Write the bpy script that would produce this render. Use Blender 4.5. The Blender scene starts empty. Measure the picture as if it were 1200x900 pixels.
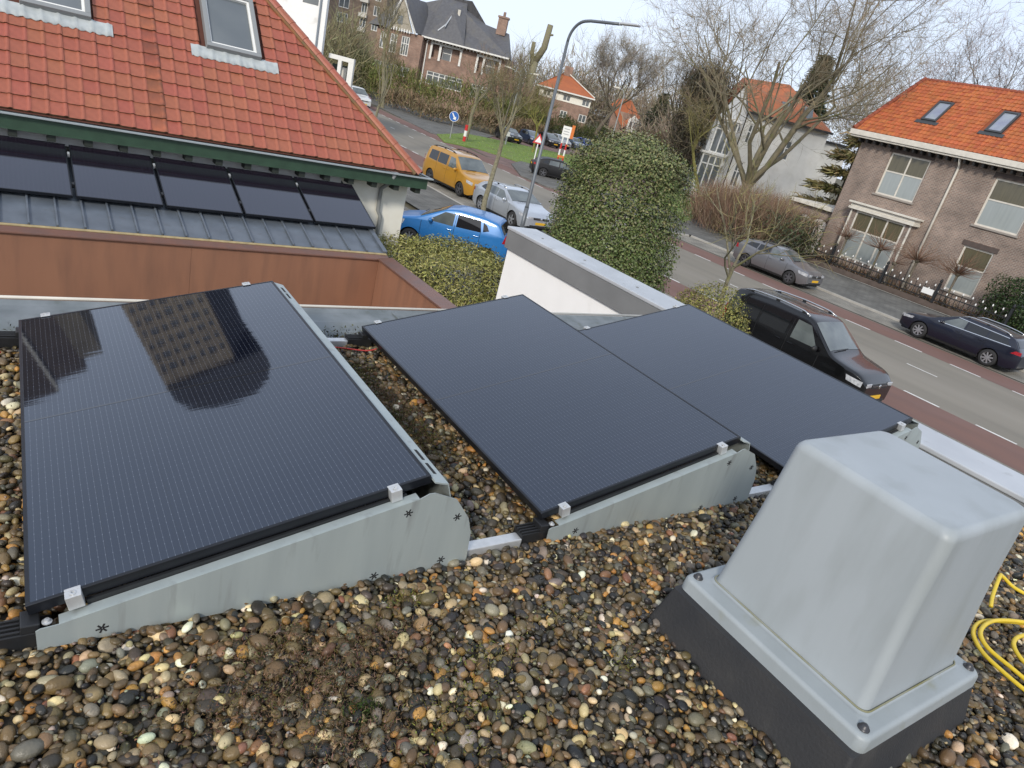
import bpy, bmesh, math, random
import numpy as np
from mathutils import Vector, Matrix

rng = random.Random(7)
nrng = np.random.default_rng(11)
SC = bpy.context.scene
COL = SC.collection
R = math.radians

# ---------------------------------------------------------------- camera
# right, up, forward of the hand-held phone (pitched down and rolled)
YAW, PITCH, ROLL, FPX = R(-39.49449599), R(-22.36955626), R(14.76023362), 806.59
CAMZ = 5.18
def cam_axes():
    f = np.array([-math.sin(YAW)*math.cos(PITCH), math.cos(YAW)*math.cos(PITCH), math.sin(PITCH)])
    r0 = np.cross(f, [0, 0, 1.0]); r0 /= np.linalg.norm(r0); u0 = np.cross(r0, f)
    r = math.cos(ROLL)*r0 + math.sin(ROLL)*u0
    u = -math.sin(ROLL)*r0 + math.cos(ROLL)*u0
    return r, u, f
CR, CU, CF = cam_axes()
cam = bpy.data.cameras.new('camera')
camo = bpy.data.objects.new('camera', cam)
COL.objects.link(camo)
m3 = Matrix(((CR[0], CU[0], -CF[0]), (CR[1], CU[1], -CF[1]), (CR[2], CU[2], -CF[2])))
camo.matrix_world = Matrix.Translation((0, 0, CAMZ)) @ m3.to_4x4()
cam.sensor_width = 36.0
cam.lens = FPX/1200*36
cam.clip_start = 0.05
cam.clip_end = 3000
SC.camera = camo

# ---------------------------------------------------------------- light
SUN_EL, SUN_AZ = R(31), R(231)      # azimuth clockwise from +Y
world = bpy.data.worlds.new('World'); SC.world = world
world.use_nodes = True
nt = world.node_tree
for n in list(nt.nodes): nt.nodes.remove(n)
def wn(t, **k):
    n = nt.nodes.new(t)
    for a, b in k.items(): setattr(n, a, b)
    return n
sky = wn('ShaderNodeTexSky'); sky.sky_type = 'NISHITA'; sky.sun_disc = False
sky.sun_elevation = SUN_EL; sky.sun_rotation = SUN_AZ
sky.air_density = 1.0; sky.dust_density = 1.6; sky.ozone_density = 1.0
tc = wn('ShaderNodeTexCoord')
mp = wn('ShaderNodeMapping'); mp.inputs['Scale'].default_value = (1.0, 1.0, 2.6)
nz = wn('ShaderNodeTexNoise'); nz.inputs['Scale'].default_value = 1.7; nz.inputs['Detail'].default_value = 6; nz.inputs['Roughness'].default_value = .55
rp = wn('ShaderNodeValToRGB')
rp.color_ramp.elements[0].position = .30; rp.color_ramp.elements[0].color = (.78, .78, .78, 1)
rp.color_ramp.elements[1].position = .72; rp.color_ramp.elements[1].color = (.93, .93, .93, 1)
mx = wn('ShaderNodeMix', data_type='RGBA')
sz = wn('ShaderNodeSeparateXYZ'); er = wn('ShaderNodeMapRange'); vm_ = wn('ShaderNodeMix', data_type='RGBA')   # thin bright cloud veil, brighter in the haze near the horizon
er.inputs['From Min'].default_value = .40; er.inputs['From Max'].default_value = .80
vm_.inputs['A'].default_value = (7.1, 7.95, 9.5, 1); vm_.inputs['B'].default_value = (5.6, 6.3, 7.6, 1)
nt.links.new(tc.outputs['Generated'], sz.inputs[0]); nt.links.new(sz.outputs['Z'], er.inputs['Value']); nt.links.new(er.outputs[0], vm_.inputs['Factor']); nt.links.new(vm_.outputs['Result'], mx.inputs['B'])
bg = wn('ShaderNodeBackground'); bg.inputs['Strength'].default_value = .1
ow = wn('ShaderNodeOutputWorld')
nt.links.new(tc.outputs['Generated'], mp.inputs['Vector'])
nt.links.new(mp.outputs['Vector'], nz.inputs['Vector'])
nt.links.new(nz.outputs['Fac'], rp.inputs['Fac'])
nt.links.new(rp.outputs['Color'], mx.inputs['Factor'])
nt.links.new(sky.outputs['Color'], mx.inputs['A'])
nt.links.new(mx.outputs['Result'], bg.inputs['Color'])
nt.links.new(bg.outputs['Background'], ow.inputs['Surface'])

sl = bpy.data.lights.new('sun', 'SUN'); sl.energy = 2.0; sl.angle = R(9); sl.color = (1, .93, .82)
so = bpy.data.objects.new('sun', sl); COL.objects.link(so)
sd = Vector((math.sin(SUN_AZ)*math.cos(SUN_EL), math.cos(SUN_AZ)*math.cos(SUN_EL), math.sin(SUN_EL)))
so.rotation_euler = (-sd).to_track_quat('-Z', 'Y').to_euler()
so.location = (0, 0, 60)

SC.view_settings.view_transform = 'Standard'
SC.view_settings.look = 'None'
SC.view_settings.exposure = 0.40
SC.view_settings.gamma = 1.0

# ---------------------------------------------------------------- geometry of the picture -> the place
def ray(u, v):
    return CR*((u-600)/FPX) + CU*(-(v-450)/FPX) + CF
def G(u, v, z=0.0):                       # ground point (or at height z)
    d = ray(u, v); p = d*((z-CAMZ)/d[2]); return Vector((p[0], p[1], z))
FH = np.array([math.sin(R(39.49)), math.cos(R(39.49)), 0.0])
RH = np.array([math.cos(R(39.49)), -math.sin(R(39.49)), 0.0])
def P(u, v, d):                           # point at horizontal distance d along the heading
    r = ray(u, v); p = r*(d/(r@FH)); return Vector((p[0], p[1], p[2]+CAMZ))

# ---------------------------------------------------------------- materials
def mat(name, col, rough=.6, metal=0.0, var=.0, vscale=6.0, col2=None, bump=0.0, bscale=40.0, spec=.5, coat=0.0,
        rnd=None, rndamt=0.0, attr=None, stain=None, stscale=2.0, stlo=.55, sthi=.7, detail=5, map_scale=None, emit=None, trans=None):
    """procedural principled material: base colour mixed by noise with col2, optional stain colour, bump, per-object/per-island variation"""
    m = bpy.data.materials.new(name); m.use_nodes = True
    n = m.node_tree; b = n.nodes['Principled BSDF']
    b.inputs['Roughness'].default_value = rough; b.inputs['Metallic'].default_value = metal
    b.inputs['Specular IOR Level'].default_value = spec; b.inputs['Coat Weight'].default_value = coat
    b.inputs['Coat Roughness'].default_value = .04
    c4 = (*col, 1)
    t = n.nodes.new('ShaderNodeTexCoord'); src = t.outputs['Object']
    if map_scale:
        mpn = n.nodes.new('ShaderNodeMapping'); mpn.inputs['Scale'].default_value = map_scale
        n.links.new(src, mpn.inputs['Vector']); src = mpn.outputs['Vector']
    cur = None
    if attr:
        a = n.nodes.new('ShaderNodeAttribute'); a.attribute_name = attr; cur = a.outputs['Color']
    if col2 or var or attr:
        z = n.nodes.new('ShaderNodeTexNoise'); z.inputs['Scale'].default_value = vscale; z.inputs['Detail'].default_value = detail
        n.links.new(src, z.inputs['Vector'])
        if attr:
            hs = n.nodes.new('ShaderNodeMath'); hs.operation = 'MULTIPLY_ADD'; hs.inputs[1].default_value = var*2; hs.inputs[2].default_value = 1-var
            n.links.new(z.outputs['Fac'], hs.inputs[0])
            vm = n.nodes.new('ShaderNodeVectorMath'); vm.operation = 'SCALE'
            n.links.new(cur, vm.inputs[0]); n.links.new(hs.outputs[0], vm.inputs['Scale']); cur = vm.outputs[0]
        else:
            q = n.nodes.new('ShaderNodeMix'); q.data_type = 'RGBA'
            c2 = col2 if col2 else tuple(max(0, x*(1-var)) for x in col)
            q.inputs['A'].default_value = c4; q.inputs['B'].default_value = (*c2, 1)
            mr = n.nodes.new('ShaderNodeMapRange'); mr.inputs['From Min'].default_value = .32; mr.inputs['From Max'].default_value = .68
            n.links.new(z.outputs['Fac'], mr.inputs['Value']); n.links.new(mr.outputs[0], q.inputs['Factor'])
            cur = q.outputs['Result']
    if rnd:
        if cur is None:
            rg = n.nodes.new('ShaderNodeRGB'); rg.outputs[0].default_value = c4; cur = rg.outputs[0]
        o = n.nodes.new('ShaderNodeObjectInfo' if rnd == 'object' else 'ShaderNodeNewGeometry')
        ro = o.outputs['Random'] if rnd == 'object' else o.outputs['Random Per Island']
        hs = n.nodes.new('ShaderNodeHueSaturation')
        h1 = n.nodes.new('ShaderNodeMath'); h1.operation = 'MULTIPLY_ADD'; h1.inputs[1].default_value = rndamt*2; h1.inputs[2].default_value = 1-rndamt
        n.links.new(ro, h1.inputs[0]); n.links.new(h1.outputs[0], hs.inputs['Value'])
        h2 = n.nodes.new('ShaderNodeMath'); h2.operation = 'MULTIPLY_ADD'; h2.inputs[1].default_value = .014; h2.inputs[2].default_value = .493
        w = n.nodes.new('ShaderNodeMath'); w.operation = 'FRACT'; w7 = n.nodes.new('ShaderNodeMath'); w7.operation = 'MULTIPLY'; w7.inputs[1].default_value = 7.31
        n.links.new(ro, w7.inputs[0]); n.links.new(w7.outputs[0], w.inputs[0]); n.links.new(w.outputs[0], h2.inputs[0]); n.links.new(h2.outputs[0], hs.inputs['Hue'])
        n.links.new(cur, hs.inputs['Color']); cur = hs.outputs['Color']
    if stain:
        z2 = n.nodes.new('ShaderNodeTexNoise'); z2.inputs['Scale'].default_value = stscale; z2.inputs['Detail'].default_value = 8
        n.links.new(src, z2.inputs['Vector'])
        mr2 = n.nodes.new('ShaderNodeMapRange'); mr2.inputs['From Min'].default_value = stlo; mr2.inputs['From Max'].default_value = sthi
        n.links.new(z2.outputs['Fac'], mr2.inputs['Value'])
        q2 = n.nodes.new('ShaderNodeMix'); q2.data_type = 'RGBA'; q2.inputs['B'].default_value = (*stain, 1)
        if cur is None: q2.inputs['A'].default_value = c4
        else: n.links.new(cur, q2.inputs['A'])
        n.links.new(mr2.outputs[0], q2.inputs['Factor']); cur = q2.outputs['Result']
    if cur is None: b.inputs['Base Color'].default_value = c4
    else: n.links.new(cur, b.inputs['Base Color'])
    if bump:
        zb = n.nodes.new('ShaderNodeTexNoise'); zb.inputs['Scale'].default_value = bscale; zb.inputs['Detail'].default_value = 4
        bp = n.nodes.new('ShaderNodeBump'); bp.inputs['Strength'].default_value = bump; bp.inputs['Distance'].default_value = .01
        n.links.new(src, zb.inputs['Vector']); n.links.new(zb.outputs['Fac'], bp.inputs['Height']); n.links.new(bp.outputs['Normal'], b.inputs['Normal'])
    return m

def brick_mat(name, c1, c2, mortar, bw=.22, bh=.065, gap=.012, ground=False):
    m = bpy.data.materials.new(name); m.use_nodes = True
    n = m.node_tree; b = n.nodes['Principled BSDF']; b.inputs['Roughness'].default_value = .85
    t = n.nodes.new('ShaderNodeTexCoord')
    sx = n.nodes.new('ShaderNodeSeparateXYZ'); cx = n.nodes.new('ShaderNodeCombineXYZ')
    n.links.new(t.outputs['Object'], sx.inputs[0])
    if ground:
        n.links.new(sx.outputs['Y'], cx.inputs['X']); n.links.new(sx.outputs['X'], cx.inputs['Y'])
    else:
        ad = n.nodes.new('ShaderNodeMath'); ad.operation = 'ADD'
        n.links.new(sx.outputs['X'], ad.inputs[0]); n.links.new(sx.outputs['Y'], ad.inputs[1])
        n.links.new(ad.outputs[0], cx.inputs['X']); n.links.new(sx.outputs['Z'], cx.inputs['Y'])
    br = n.nodes.new('ShaderNodeTexBrick')
    br.inputs['Color1'].default_value = (*c1, 1); br.inputs['Color2'].default_value = (*c2, 1); br.inputs['Mortar'].default_value = (*mortar, 1)
    br.inputs['Scale'].default_value = 1.0; br.inputs['Brick Width'].default_value = bw; br.inputs['Row Height'].default_value = bh
    br.inputs['Mortar Size'].default_value = gap; br.inputs['Bias'].default_value = -.1
    n.links.new(cx.outputs[0], br.inputs['Vector'])
    z = n.nodes.new('ShaderNodeTexNoise'); z.inputs['Scale'].default_value = .9; z.inputs['Detail'].default_value = 6
    n.links.new(t.outputs['Object'], z.inputs['Vector'])
    hs = n.nodes.new('ShaderNodeHueSaturation'); mr = n.nodes.new('ShaderNodeMapRange')
    mr.inputs['From Min'].default_value = .3; mr.inputs['From Max'].default_value = .7; mr.inputs['To Min'].default_value = .7; mr.inputs['To Max'].default_value = 1.25
    n.links.new(z.outputs['Fac'], mr.inputs['Value']); n.links.new(mr.outputs[0], hs.inputs['Value'])
    n.links.new(br.outputs['Color'], hs.inputs['Color']); n.links.new(hs.outputs['Color'], b.inputs['Base Color'])
    bp = n.nodes.new('ShaderNodeBump'); bp.inputs['Strength'].default_value = .5; bp.inputs['Distance'].default_value = .01; bp.invert = True
    n.links.new(br.outputs['Fac'], bp.inputs['Height']); n.links.new(bp.outputs['Normal'], b.inputs['Normal'])
    return m

# ---------------------------------------------------------------- builders
class MB:
    def __init__(s): s.V = []; s.F = []; s.I = []
    def add(s, V, F, mi=0):
        o = len(s.V); s.V += [tuple(v) for v in V]; s.F += [tuple(i+o for i in f) for f in F]; s.I += [mi]*len(F); return s
    def box(s, x0, x1, y0, y1, z0, z1, mi=0):
        return s.add([(x0,y0,z0),(x1,y0,z0),(x1,y1,z0),(x0,y1,z0),(x0,y0,z1),(x1,y0,z1),(x1,y1,z1),(x0,y1,z1)],
                     [(0,3,2,1),(4,5,6,7),(0,1,5,4),(1,2,6,5),(2,3,7,6),(3,0,4,7)], mi)
    def obox(s, c, ax, ay, az, mi=0):     # centre and three half-axis vectors
        c = Vector(c); ax = Vector(ax); ay = Vector(ay); az = Vector(az)
        V = [c+i*ax+j*ay+k*az for k in (-1,1) for (i,j) in ((-1,-1),(1,-1),(1,1),(-1,1))]
        return s.add(V, [(0,3,2,1),(4,5,6,7),(0,1,5,4),(1,2,6,5),(2,3,7,6),(3,0,4,7)], mi)
    def prism(s, poly, a, b, f, mi=0):    # poly of 2d points, f(p2, t) -> 3d
        n = len(poly); V = [f(p, a) for p in poly]+[f(p, b) for p in poly]
        F = [tuple(range(n-1,-1,-1)), tuple(range(n,2*n))]+[(i,(i+1)%n,n+(i+1)%n,n+i) for i in range(n)]
        return s.add(V, F, mi)
    def tube(s, pts, rad, n=8, cap=True, mi=0):
        pts = [Vector(p) for p in pts]
        if not isinstance(rad, (list, tuple)): rad = [rad]*len(pts)
        V = []; up = None
        for i, p in enumerate(pts):
            d = (pts[min(i+1,len(pts)-1)]-pts[max(i-1,0)])
            d = d.normalized() if d.length > 1e-9 else Vector((0,0,1))
            if up is None:
                up = Vector((0,0,1)) if abs(d.z) < .9 else Vector((1,0,0))
            a = d.cross(up); a = a.normalized() if a.length > 1e-6 else d.orthogonal().normalized()
            b = a.cross(d).normalized(); up = b
            for k in range(n):
                t = 2*math.pi*k/n; V.append(p+rad[i]*(math.cos(t)*a+math.sin(t)*b))
        F = []
        for i in range(len(pts)-1):
            for k in range(n):
                F.append((i*n+k, i*n+(k+1)%n, (i+1)*n+(k+1)%n, (i+1)*n+k))
        if cap: F += [tuple(range(n-1,-1,-1)), tuple(range((len(pts)-1)*n, len(pts)*n))]
        return s.add(V, F, mi)
    def lathe(s, prof, c, axis='z', n=24, mi=0):   # prof [(r,h)]
        c = Vector(c); V = []; F = []
        for r, h in prof:
            for k in range(n):
                t = 2*math.pi*k/n; x, y = r*math.cos(t), r*math.sin(t)
                V.append(c+(Vector((x,y,h)) if axis=='z' else Vector((h,x,y)) if axis=='x' else Vector((y,h,x))))
        for i in range(len(prof)-1):
            for k in range(n):
                F.append((i*n+k, i*n+(k+1)%n, (i+1)*n+(k+1)%n, (i+1)*n+k))
        return s.add(V, F, mi)
    def ball(s, c, r, sc=(1,1,1), n=8, mi=0):
        pr = [(max(1e-4, r*math.sin(math.pi*i/n)), -r*math.cos(math.pi*i/n)) for i in range(n+1)]
        o = len(s.V); s.lathe(pr, (0,0,0), 'z', n*2 if n < 8 else 16, mi)
        for i in range(o, len(s.V)):
            v = s.V[i]; s.V[i] = (c[0]+v[0]*sc[0], c[1]+v[1]*sc[1], c[2]+v[2]*sc[2])
        return s
    def build(s, name, mats, parent=None, smooth=False, bevel=0, loc=None, seg=2, fixn=True, angle=None):
        me = bpy.data.meshes.new(name); me.from_pydata(s.V, [], s.F)
        if not isinstance(mats, (list, tuple)): mats = [mats]
        for m in mats: me.materials.append(m)
        if len(mats) > 1: me.polygons.foreach_set('material_index', s.I)
        if fixn:
            bm = bmesh.new(); bm.from_mesh(me); bmesh.ops.recalc_face_normals(bm, faces=bm.faces[:]); bm.to_mesh(me); bm.free()
        if smooth: me.polygons.foreach_set('use_smooth', [True]*len(me.polygons))
        me.update()
        o = bpy.data.objects.new(name, me); COL.objects.link(o)
        if loc is not None: o.location = loc
        if parent is not None: o.parent = parent
        if bevel:
            b = o.modifiers.new('bevel', 'BEVEL'); b.width = bevel; b.segments = seg; b.limit_method = 'ANGLE'; b.angle_limit = R(35)
        if angle:
            bpy.context.view_layer.update()
        return o

def npmesh(name, V, F, m, parent=None, col=None, smooth=False, loc=None):
    V = np.asarray(V, np.float32); F = np.asarray(F, np.int32); k = F.shape[1]
    me = bpy.data.meshes.new(name)
    me.vertices.add(len(V)); me.vertices.foreach_set('co', V.ravel())
    me.loops.add(F.size); me.loops.foreach_set('vertex_index', F.ravel())
    me.polygons.add(len(F)); me.polygons.foreach_set('loop_start', np.arange(0, F.size, k, dtype=np.int32))
    if smooth: me.polygons.foreach_set('use_smooth', np.ones(len(F), bool))
    me.materials.append(m)
    me.update(calc_edges=True)
    if col is not None:
        a = me.attributes.new('tint', 'FLOAT_COLOR', 'POINT')
        a.data.foreach_set('color', np.concatenate([np.asarray(col, np.float32), np.ones((len(V),1), np.float32)], 1).ravel())
    o = bpy.data.objects.new(name, me); COL.objects.link(o)
    if loc is not None: o.location = loc
    if parent is not None: o.parent = parent
    return o

def thing(name, label, cat, loc=(0,0,0), rz=0, group=None):
    o = bpy.data.objects.new(name, None); COL.objects.link(o)
    o.empty_display_size = .2
    o.location = loc; o.rotation_euler = (0,0,rz); o['label'] = label; o['category'] = cat
    if group: o['group'] = group
    return o
def tag(o, label, cat, group=None, kind=None):
    o['label'] = label; o['category'] = cat
    if group: o['group'] = group
    if kind: o['kind'] = kind
    return o
def structure(o): o['kind'] = 'structure'; return o
def stuff(o): o['kind'] = 'stuff'; return o
def kids(o): return [c for c in bpy.data.objects if c.parent == o]
def copy_tree(o, parent=None, tree=None):
    if tree is None:
        tree = {}
        for c in bpy.data.objects:
            if c.parent: tree.setdefault(c.parent.name, []).append(c)
    c = o.copy(); COL.objects.link(c)
    if parent is not None: c.parent = parent
    for ch in tree.get(o.name, []): copy_tree(ch, c, tree)
    return c

# cards: leaves / twigs as small faces with a tint attribute
def leaf_mesh(name, pts, size, cols, m, parent=None, up=.3, outward=None, aspect=.5, loc=None):
    n = len(pts); pts = np.asarray(pts)
    nr = nrng.normal(size=(n,3))
    if outward is not None: nr = nr*.6 + outward
    nr[:,2] += up; nr /= np.linalg.norm(nr, axis=1)[:,None]
    a = np.cross(nr, nrng.normal(size=(n,3))); a /= np.linalg.norm(a, axis=1)[:,None]
    b = np.cross(nr, a); L = np.asarray(size).reshape(-1,1)*np.ones((n,1))
    V = np.stack([pts-a*L*.5, pts+b*L*.5*aspect+nr*L*.08, pts+a*L*.5, pts-b*L*.5*aspect+nr*L*.08], 1).reshape(-1,3)
    F = np.arange(n*4).reshape(n,4)
    C = np.repeat(np.asarray(cols), 4, 0)
    o = npmesh(name, V, F, m, parent, C, loc=loc)
    if parent is not None: o['kind'] = 'stuff'      # uncountable leaves
    return o
def twig_mesh(name, base, direction, width, cols, m, parent=None, loc=None):
    base = np.asarray(base); d = np.asarray(direction); n = len(base)
    a = np.cross(d, nrng.normal(size=(n,3))); a /= (np.linalg.norm(a, axis=1)[:,None]+1e-9)
    w = np.asarray(width).reshape(-1,1)*np.ones((n,1))
    bend = nrng.normal(size=(n,3))*np.linalg.norm(d, axis=1)[:,None]*.10
    V = np.stack([base-a*w, base+a*w, base+d*.55+bend+a*w*.7, base+d*.55+bend-a*w*.7, base+d+a*w*.25, base+d-a*w*.25], 1).reshape(-1,3)
    i = np.arange(n)[:,None]*6
    F = np.concatenate([i+np.array([[0,1,2,3]]), i+np.array([[3,2,4,5]])], 0)
    C = np.repeat(np.asarray(cols), 6, 0)
    o = npmesh(name, V, F, m, parent, C, loc=loc)
    if parent is not None: o['kind'] = 'stuff'      # uncountable twigs
    return o
def palette(n, cols, w=None, jit=.15):
    cols = np.asarray(cols, float); i = nrng.choice(len(cols), n, p=None if w is None else np.asarray(w)/np.sum(w))
    return np.clip(cols[i]*(1+nrng.normal(size=(n,1))*jit)*(1+nrng.normal(size=(n,3))*jit*.25), .002, .95)
# ================================================================ materials used in several places
M = {}
M['gravel'] = mat('pebble', (1,1,1), rough=.42, attr='tint', var=.35, vscale=60, bump=.25, bscale=160, spec=.5)
M['leaf'] = mat('leaf', (1,1,1), rough=.5, attr='tint', var=.12, vscale=3, spec=.35)
M['twig'] = mat('twig', (1,1,1), rough=.85, attr='tint', var=.15, vscale=2, spec=.2)
M['bark'] = mat('bark', (.16,.135,.10), rough=.9, col2=(.09,.075,.055), vscale=9, bump=.5, bscale=30, stain=(.15,.15,.06), stscale=3)
M['bark_pale'] = mat('pale_bark', (.25,.23,.15), rough=.9, col2=(.15,.13,.085), vscale=12, bump=.4, bscale=40, stain=(.20,.20,.07), stscale=4)
M['zinc'] = mat('zinc', (.23,.25,.26), rough=.55, metal=.3, col2=(.15,.17,.175), vscale=7, stain=(.13,.14,.12), stscale=14, stlo=.6, sthi=.8, bump=.08, bscale=90)
M['coping'] = mat('coping_sheet', (.53,.55,.57), rough=.45, metal=.25, col2=(.46,.48,.50), vscale=3, stain=(.36,.37,.37), stscale=9, stlo=.62, sthi=.8)
M['fascia_grey'] = mat('grey_sheet', (.23,.235,.235), rough=.55, metal=.2, var=.15, vscale=3)
M['render'] = mat('white_render', (.86,.85,.83), rough=.9, col2=(.83,.82,.80), vscale=4, bump=.15, bscale=120, stain=(.55,.53,.48), stscale=1.4, stlo=.6, sthi=.85)
M['cream'] = mat('cream_paint', (.86,.84,.76), rough=.85, col2=(.80,.77,.68), vscale=5, bump=.2, bscale=60)
M['white'] = mat('white_paint', (.78,.77,.73), rough=.55, var=.08, vscale=8)
M['offwhite'] = mat('aged_white_paint', (.70,.66,.58), rough=.6, var=.15, vscale=5)
M['black'] = mat('black_plastic', (.018,.019,.021), rough=.45, var=.3, vscale=20)
M['blackmetal'] = mat('black_anodised', (.014,.016,.021), rough=.32, metal=.3, var=.3, vscale=12)
M['galv'] = mat('coated_steel', (.42,.47,.46), rough=.48, metal=.35, col2=(.375,.42,.415), vscale=14, map_scale=(1,1,.12), stain=(.30,.325,.32), stscale=26, stlo=.58, sthi=.75)
M['alu'] = mat('aluminium', (.62,.63,.63), rough=.4, metal=.5, var=.15, vscale=30, bump=.1, bscale=150)
M['gfk'] = mat('moulded_grp', (.35,.382,.40), rough=.45, col2=(.305,.336,.35), vscale=3.2, stain=(.30,.31,.285), stscale=34, stlo=.655, sthi=.78, bump=.05, bscale=45, detail=9, map_scale=(1,1,.45))
M['gfk_flange'] = mat('grimy_grp', (.34,.372,.385), rough=.5, col2=(.29,.32,.33), vscale=5, stain=(.235,.235,.155), stscale=8, stlo=.56, sthi=.80, bump=.05, bscale=45, detail=8)
M['gfk_cover'] = mat('weathered_grp', (.36,.392,.41), rough=.47, col2=(.315,.346,.36), vscale=2.6, stain=(.235,.255,.25), stscale=7, stlo=.50, sthi=.95, bump=.05, bscale=45, detail=10, map_scale=(1,1,.22))
M['curb'] = mat('bitumen', (.022,.023,.026), rough=.7, col2=(.035,.034,.034), vscale=5, bump=.2, bscale=90, stain=(.055,.053,.05), stscale=5, stlo=.6, sthi=.8)
M['dirt'] = mat('roof_dirt', (.035,.030,.022), rough=.95, col2=(.055,.045,.028), vscale=25, bump=.6, bscale=60)
M['moss'] = mat('moss', (1,1,1), rough=.9, attr='tint', var=.25, vscale=30, spec=.15)
M['dark'] = mat('dark_void', (.012,.012,.013), rough=.8)
M['glass'] = mat('window_glass', (.10,.115,.125), rough=.04, spec=.8, col2=(.16,.175,.18), vscale=.8)
M['curtain_glass'] = mat('net_curtain_glass', (.33,.36,.355), rough=.08, spec=.7, col2=(.295,.325,.32), vscale=1.4, map_scale=(6,6,.5))
M['blind_glass'] = mat('blind_glass', (.13,.115,.07), rough=.10, spec=.6, col2=(.09,.08,.05), vscale=2.5, map_scale=(7,7,.4))

def cell_mat(name, pitch, linecol, cellcol, lw=.02):
    """black solar cells: fine wires along the long side, faint cell joints, gap at mid length"""
    m = bpy.data.materials.new(name); m.use_nodes = True; n = m.node_tree; b = n.nodes['Principled BSDF']
    b.inputs['Roughness'].default_value = .035; b.inputs['IOR'].default_value = 1.82; b.inputs['Specular IOR Level'].default_value = .5; b.inputs['Specular Tint'].default_value = (.70,.82,1,1); b.inputs['Coat Weight'].default_value = .2; b.inputs['Coat Roughness'].default_value = .02
    t = n.nodes.new('ShaderNodeTexCoord'); uv = n.nodes.new('ShaderNodeUVMap')
    s = n.nodes.new('ShaderNodeSeparateXYZ'); n.links.new(uv.outputs['UV'], s.inputs[0])
    def math_(op, a, bv=None, c=None):
        k = n.nodes.new('ShaderNodeMath'); k.operation = op
        for i, x in enumerate((a, bv, c)):
            if x is None: continue
            if hasattr(x, 'default_value') or hasattr(x, 'links'): n.links.new(x, k.inputs[i])
            else: k.inputs[i].default_value = x
        return k.outputs[0]
    def line(co, p, w):
        f = math_('FRACT', math_('DIVIDE', co, p)); d = math_('ABSOLUTE', math_('SUBTRACT', f, .5))
        return math_('GREATER_THAN', d, .5-w/p/2)
    wires = line(s.outputs['X'], pitch, .0011*lw/.02)
    pads = math_('MULTIPLY', line(s.outputs['X'], pitch, .0020), line(s.outputs['Y'], .0308, .005))
    joint = line(s.outputs['Y'], .0925, .0016)
    cjoint = line(s.outputs['X'], .1845, .002)
    tot = math_('MAXIMUM', math_('MULTIPLY', wires, .55), pads)
    q = n.nodes.new('ShaderNodeMix'); q.data_type = 'RGBA'; q.inputs['A'].default_value = (*cellcol, 1); q.inputs['B'].default_value = (*linecol, 1)
    n.links.new(tot, q.inputs['Factor'])
    q2 = n.nodes.new('ShaderNodeMix'); q2.data_type = 'RGBA'; q2.inputs['B'].default_value = (.004,.004,.006,1)
    n.links.new(q.outputs['Result'], q2.inputs['A']); n.links.new(math_('MAXIMUM', joint, cjoint), q2.inputs['Factor'])
    n.links.new(q2.outputs['Result'], b.inputs['Base Color'])
    z = n.nodes.new('ShaderNodeTexNoise'); z.inputs['Scale'].default_value = 5.0; z.inputs['Detail'].default_value = 3
    z2 = n.nodes.new('ShaderNodeTexNoise'); z2.inputs['Scale'].default_value = 210; z2.inputs['Detail'].default_value = 2
    mpv = n.nodes.new('ShaderNodeMapping'); mpv.inputs['Scale'].default_value = (.5, 5.0, .5)
    n.links.new(t.outputs['Object'], mpv.inputs['Vector']); n.links.new(mpv.outputs['Vector'], z.inputs['Vector']); n.links.new(t.outputs['Object'], z2.inputs['Vector'])
    bp = n.nodes.new('ShaderNodeBump'); bp.inputs['Strength'].default_value = .03; bp.inputs['Distance'].default_value = .0045
    bp2 = n.nodes.new('ShaderNodeBump'); bp2.inputs['Strength'].default_value = .004; bp2.inputs['Distance'].default_value = .001
    n.links.new(z.outputs['Fac'], bp.inputs['Height']); n.links.new(z2.outputs['Fac'], bp2.inputs['Height'])
    n.links.new(bp.outputs['Normal'], bp2.inputs['Normal']); n.links.new(bp2.outputs['Normal'], b.inputs['Normal'])
    return m
M['gapm'] = mat('cell_gap_glass', (.006,.007,.011), rough=.05, spec=1.0, coat=.45)
M['cells'] = cell_mat('solar_cells', .0182, (.10,.11,.135), (.005,.0065,.013))
M['cells_far'] = cell_mat('solar_cells_older', .05, (.05,.048,.06), (.013,.010,.016), lw=.04)

def uvset(o, fn):
    me = o.data; uv = me.uv_layers.new(name='UVMap')
    for l in me.loops: uv.data[l.index].uv = fn(me.vertices[l.vertex_index].co)

# ================================================================ our building with the flat roof
ZR = 3.600                                   # roof deck; pebbles lie on it
bld = thing('flat_roof_building', 'low building whose flat gravel roof carries the solar panels, edged in pale sheet metal', 'building', (0,0,0))
b = MB(); b.box(-3.5,4.86,-3.5,3.62,0.02,ZR-.16); b.build('wall', M['render'], bld)
b = MB(); b.box(-3.4,4.92,-3.4,3.66,ZR-.155,ZR); b.build('roof_deck', M['dirt'], bld)
# zinc upstand and gutter lip along the back edge
pf = [(3.60,3.575),(3.66,3.635),(3.74,3.668),(3.88,3.672),(3.925,3.69),(3.925,3.50),(3.60,3.50)]
b = MB()
b.prism(pf, -3.4, 4.90, lambda p,t:(t,p[0],p[1])); b.build('zinc_gutter_edge', M['zinc'], bld, bevel=.006)
b = MB(); b.tube([(-3.4,3.935,3.694),(4.90,3.935,3.694)], .009, 8); b.build('gutter_lip', M['offwhite'], bld, smooth=True)
b = MB()
for x in (.72, 2.06): b.box(x-.006,x+.006,3.645,3.90,3.665,3.681)
b.build('zinc_seam', M['zinc'], bld)
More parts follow.
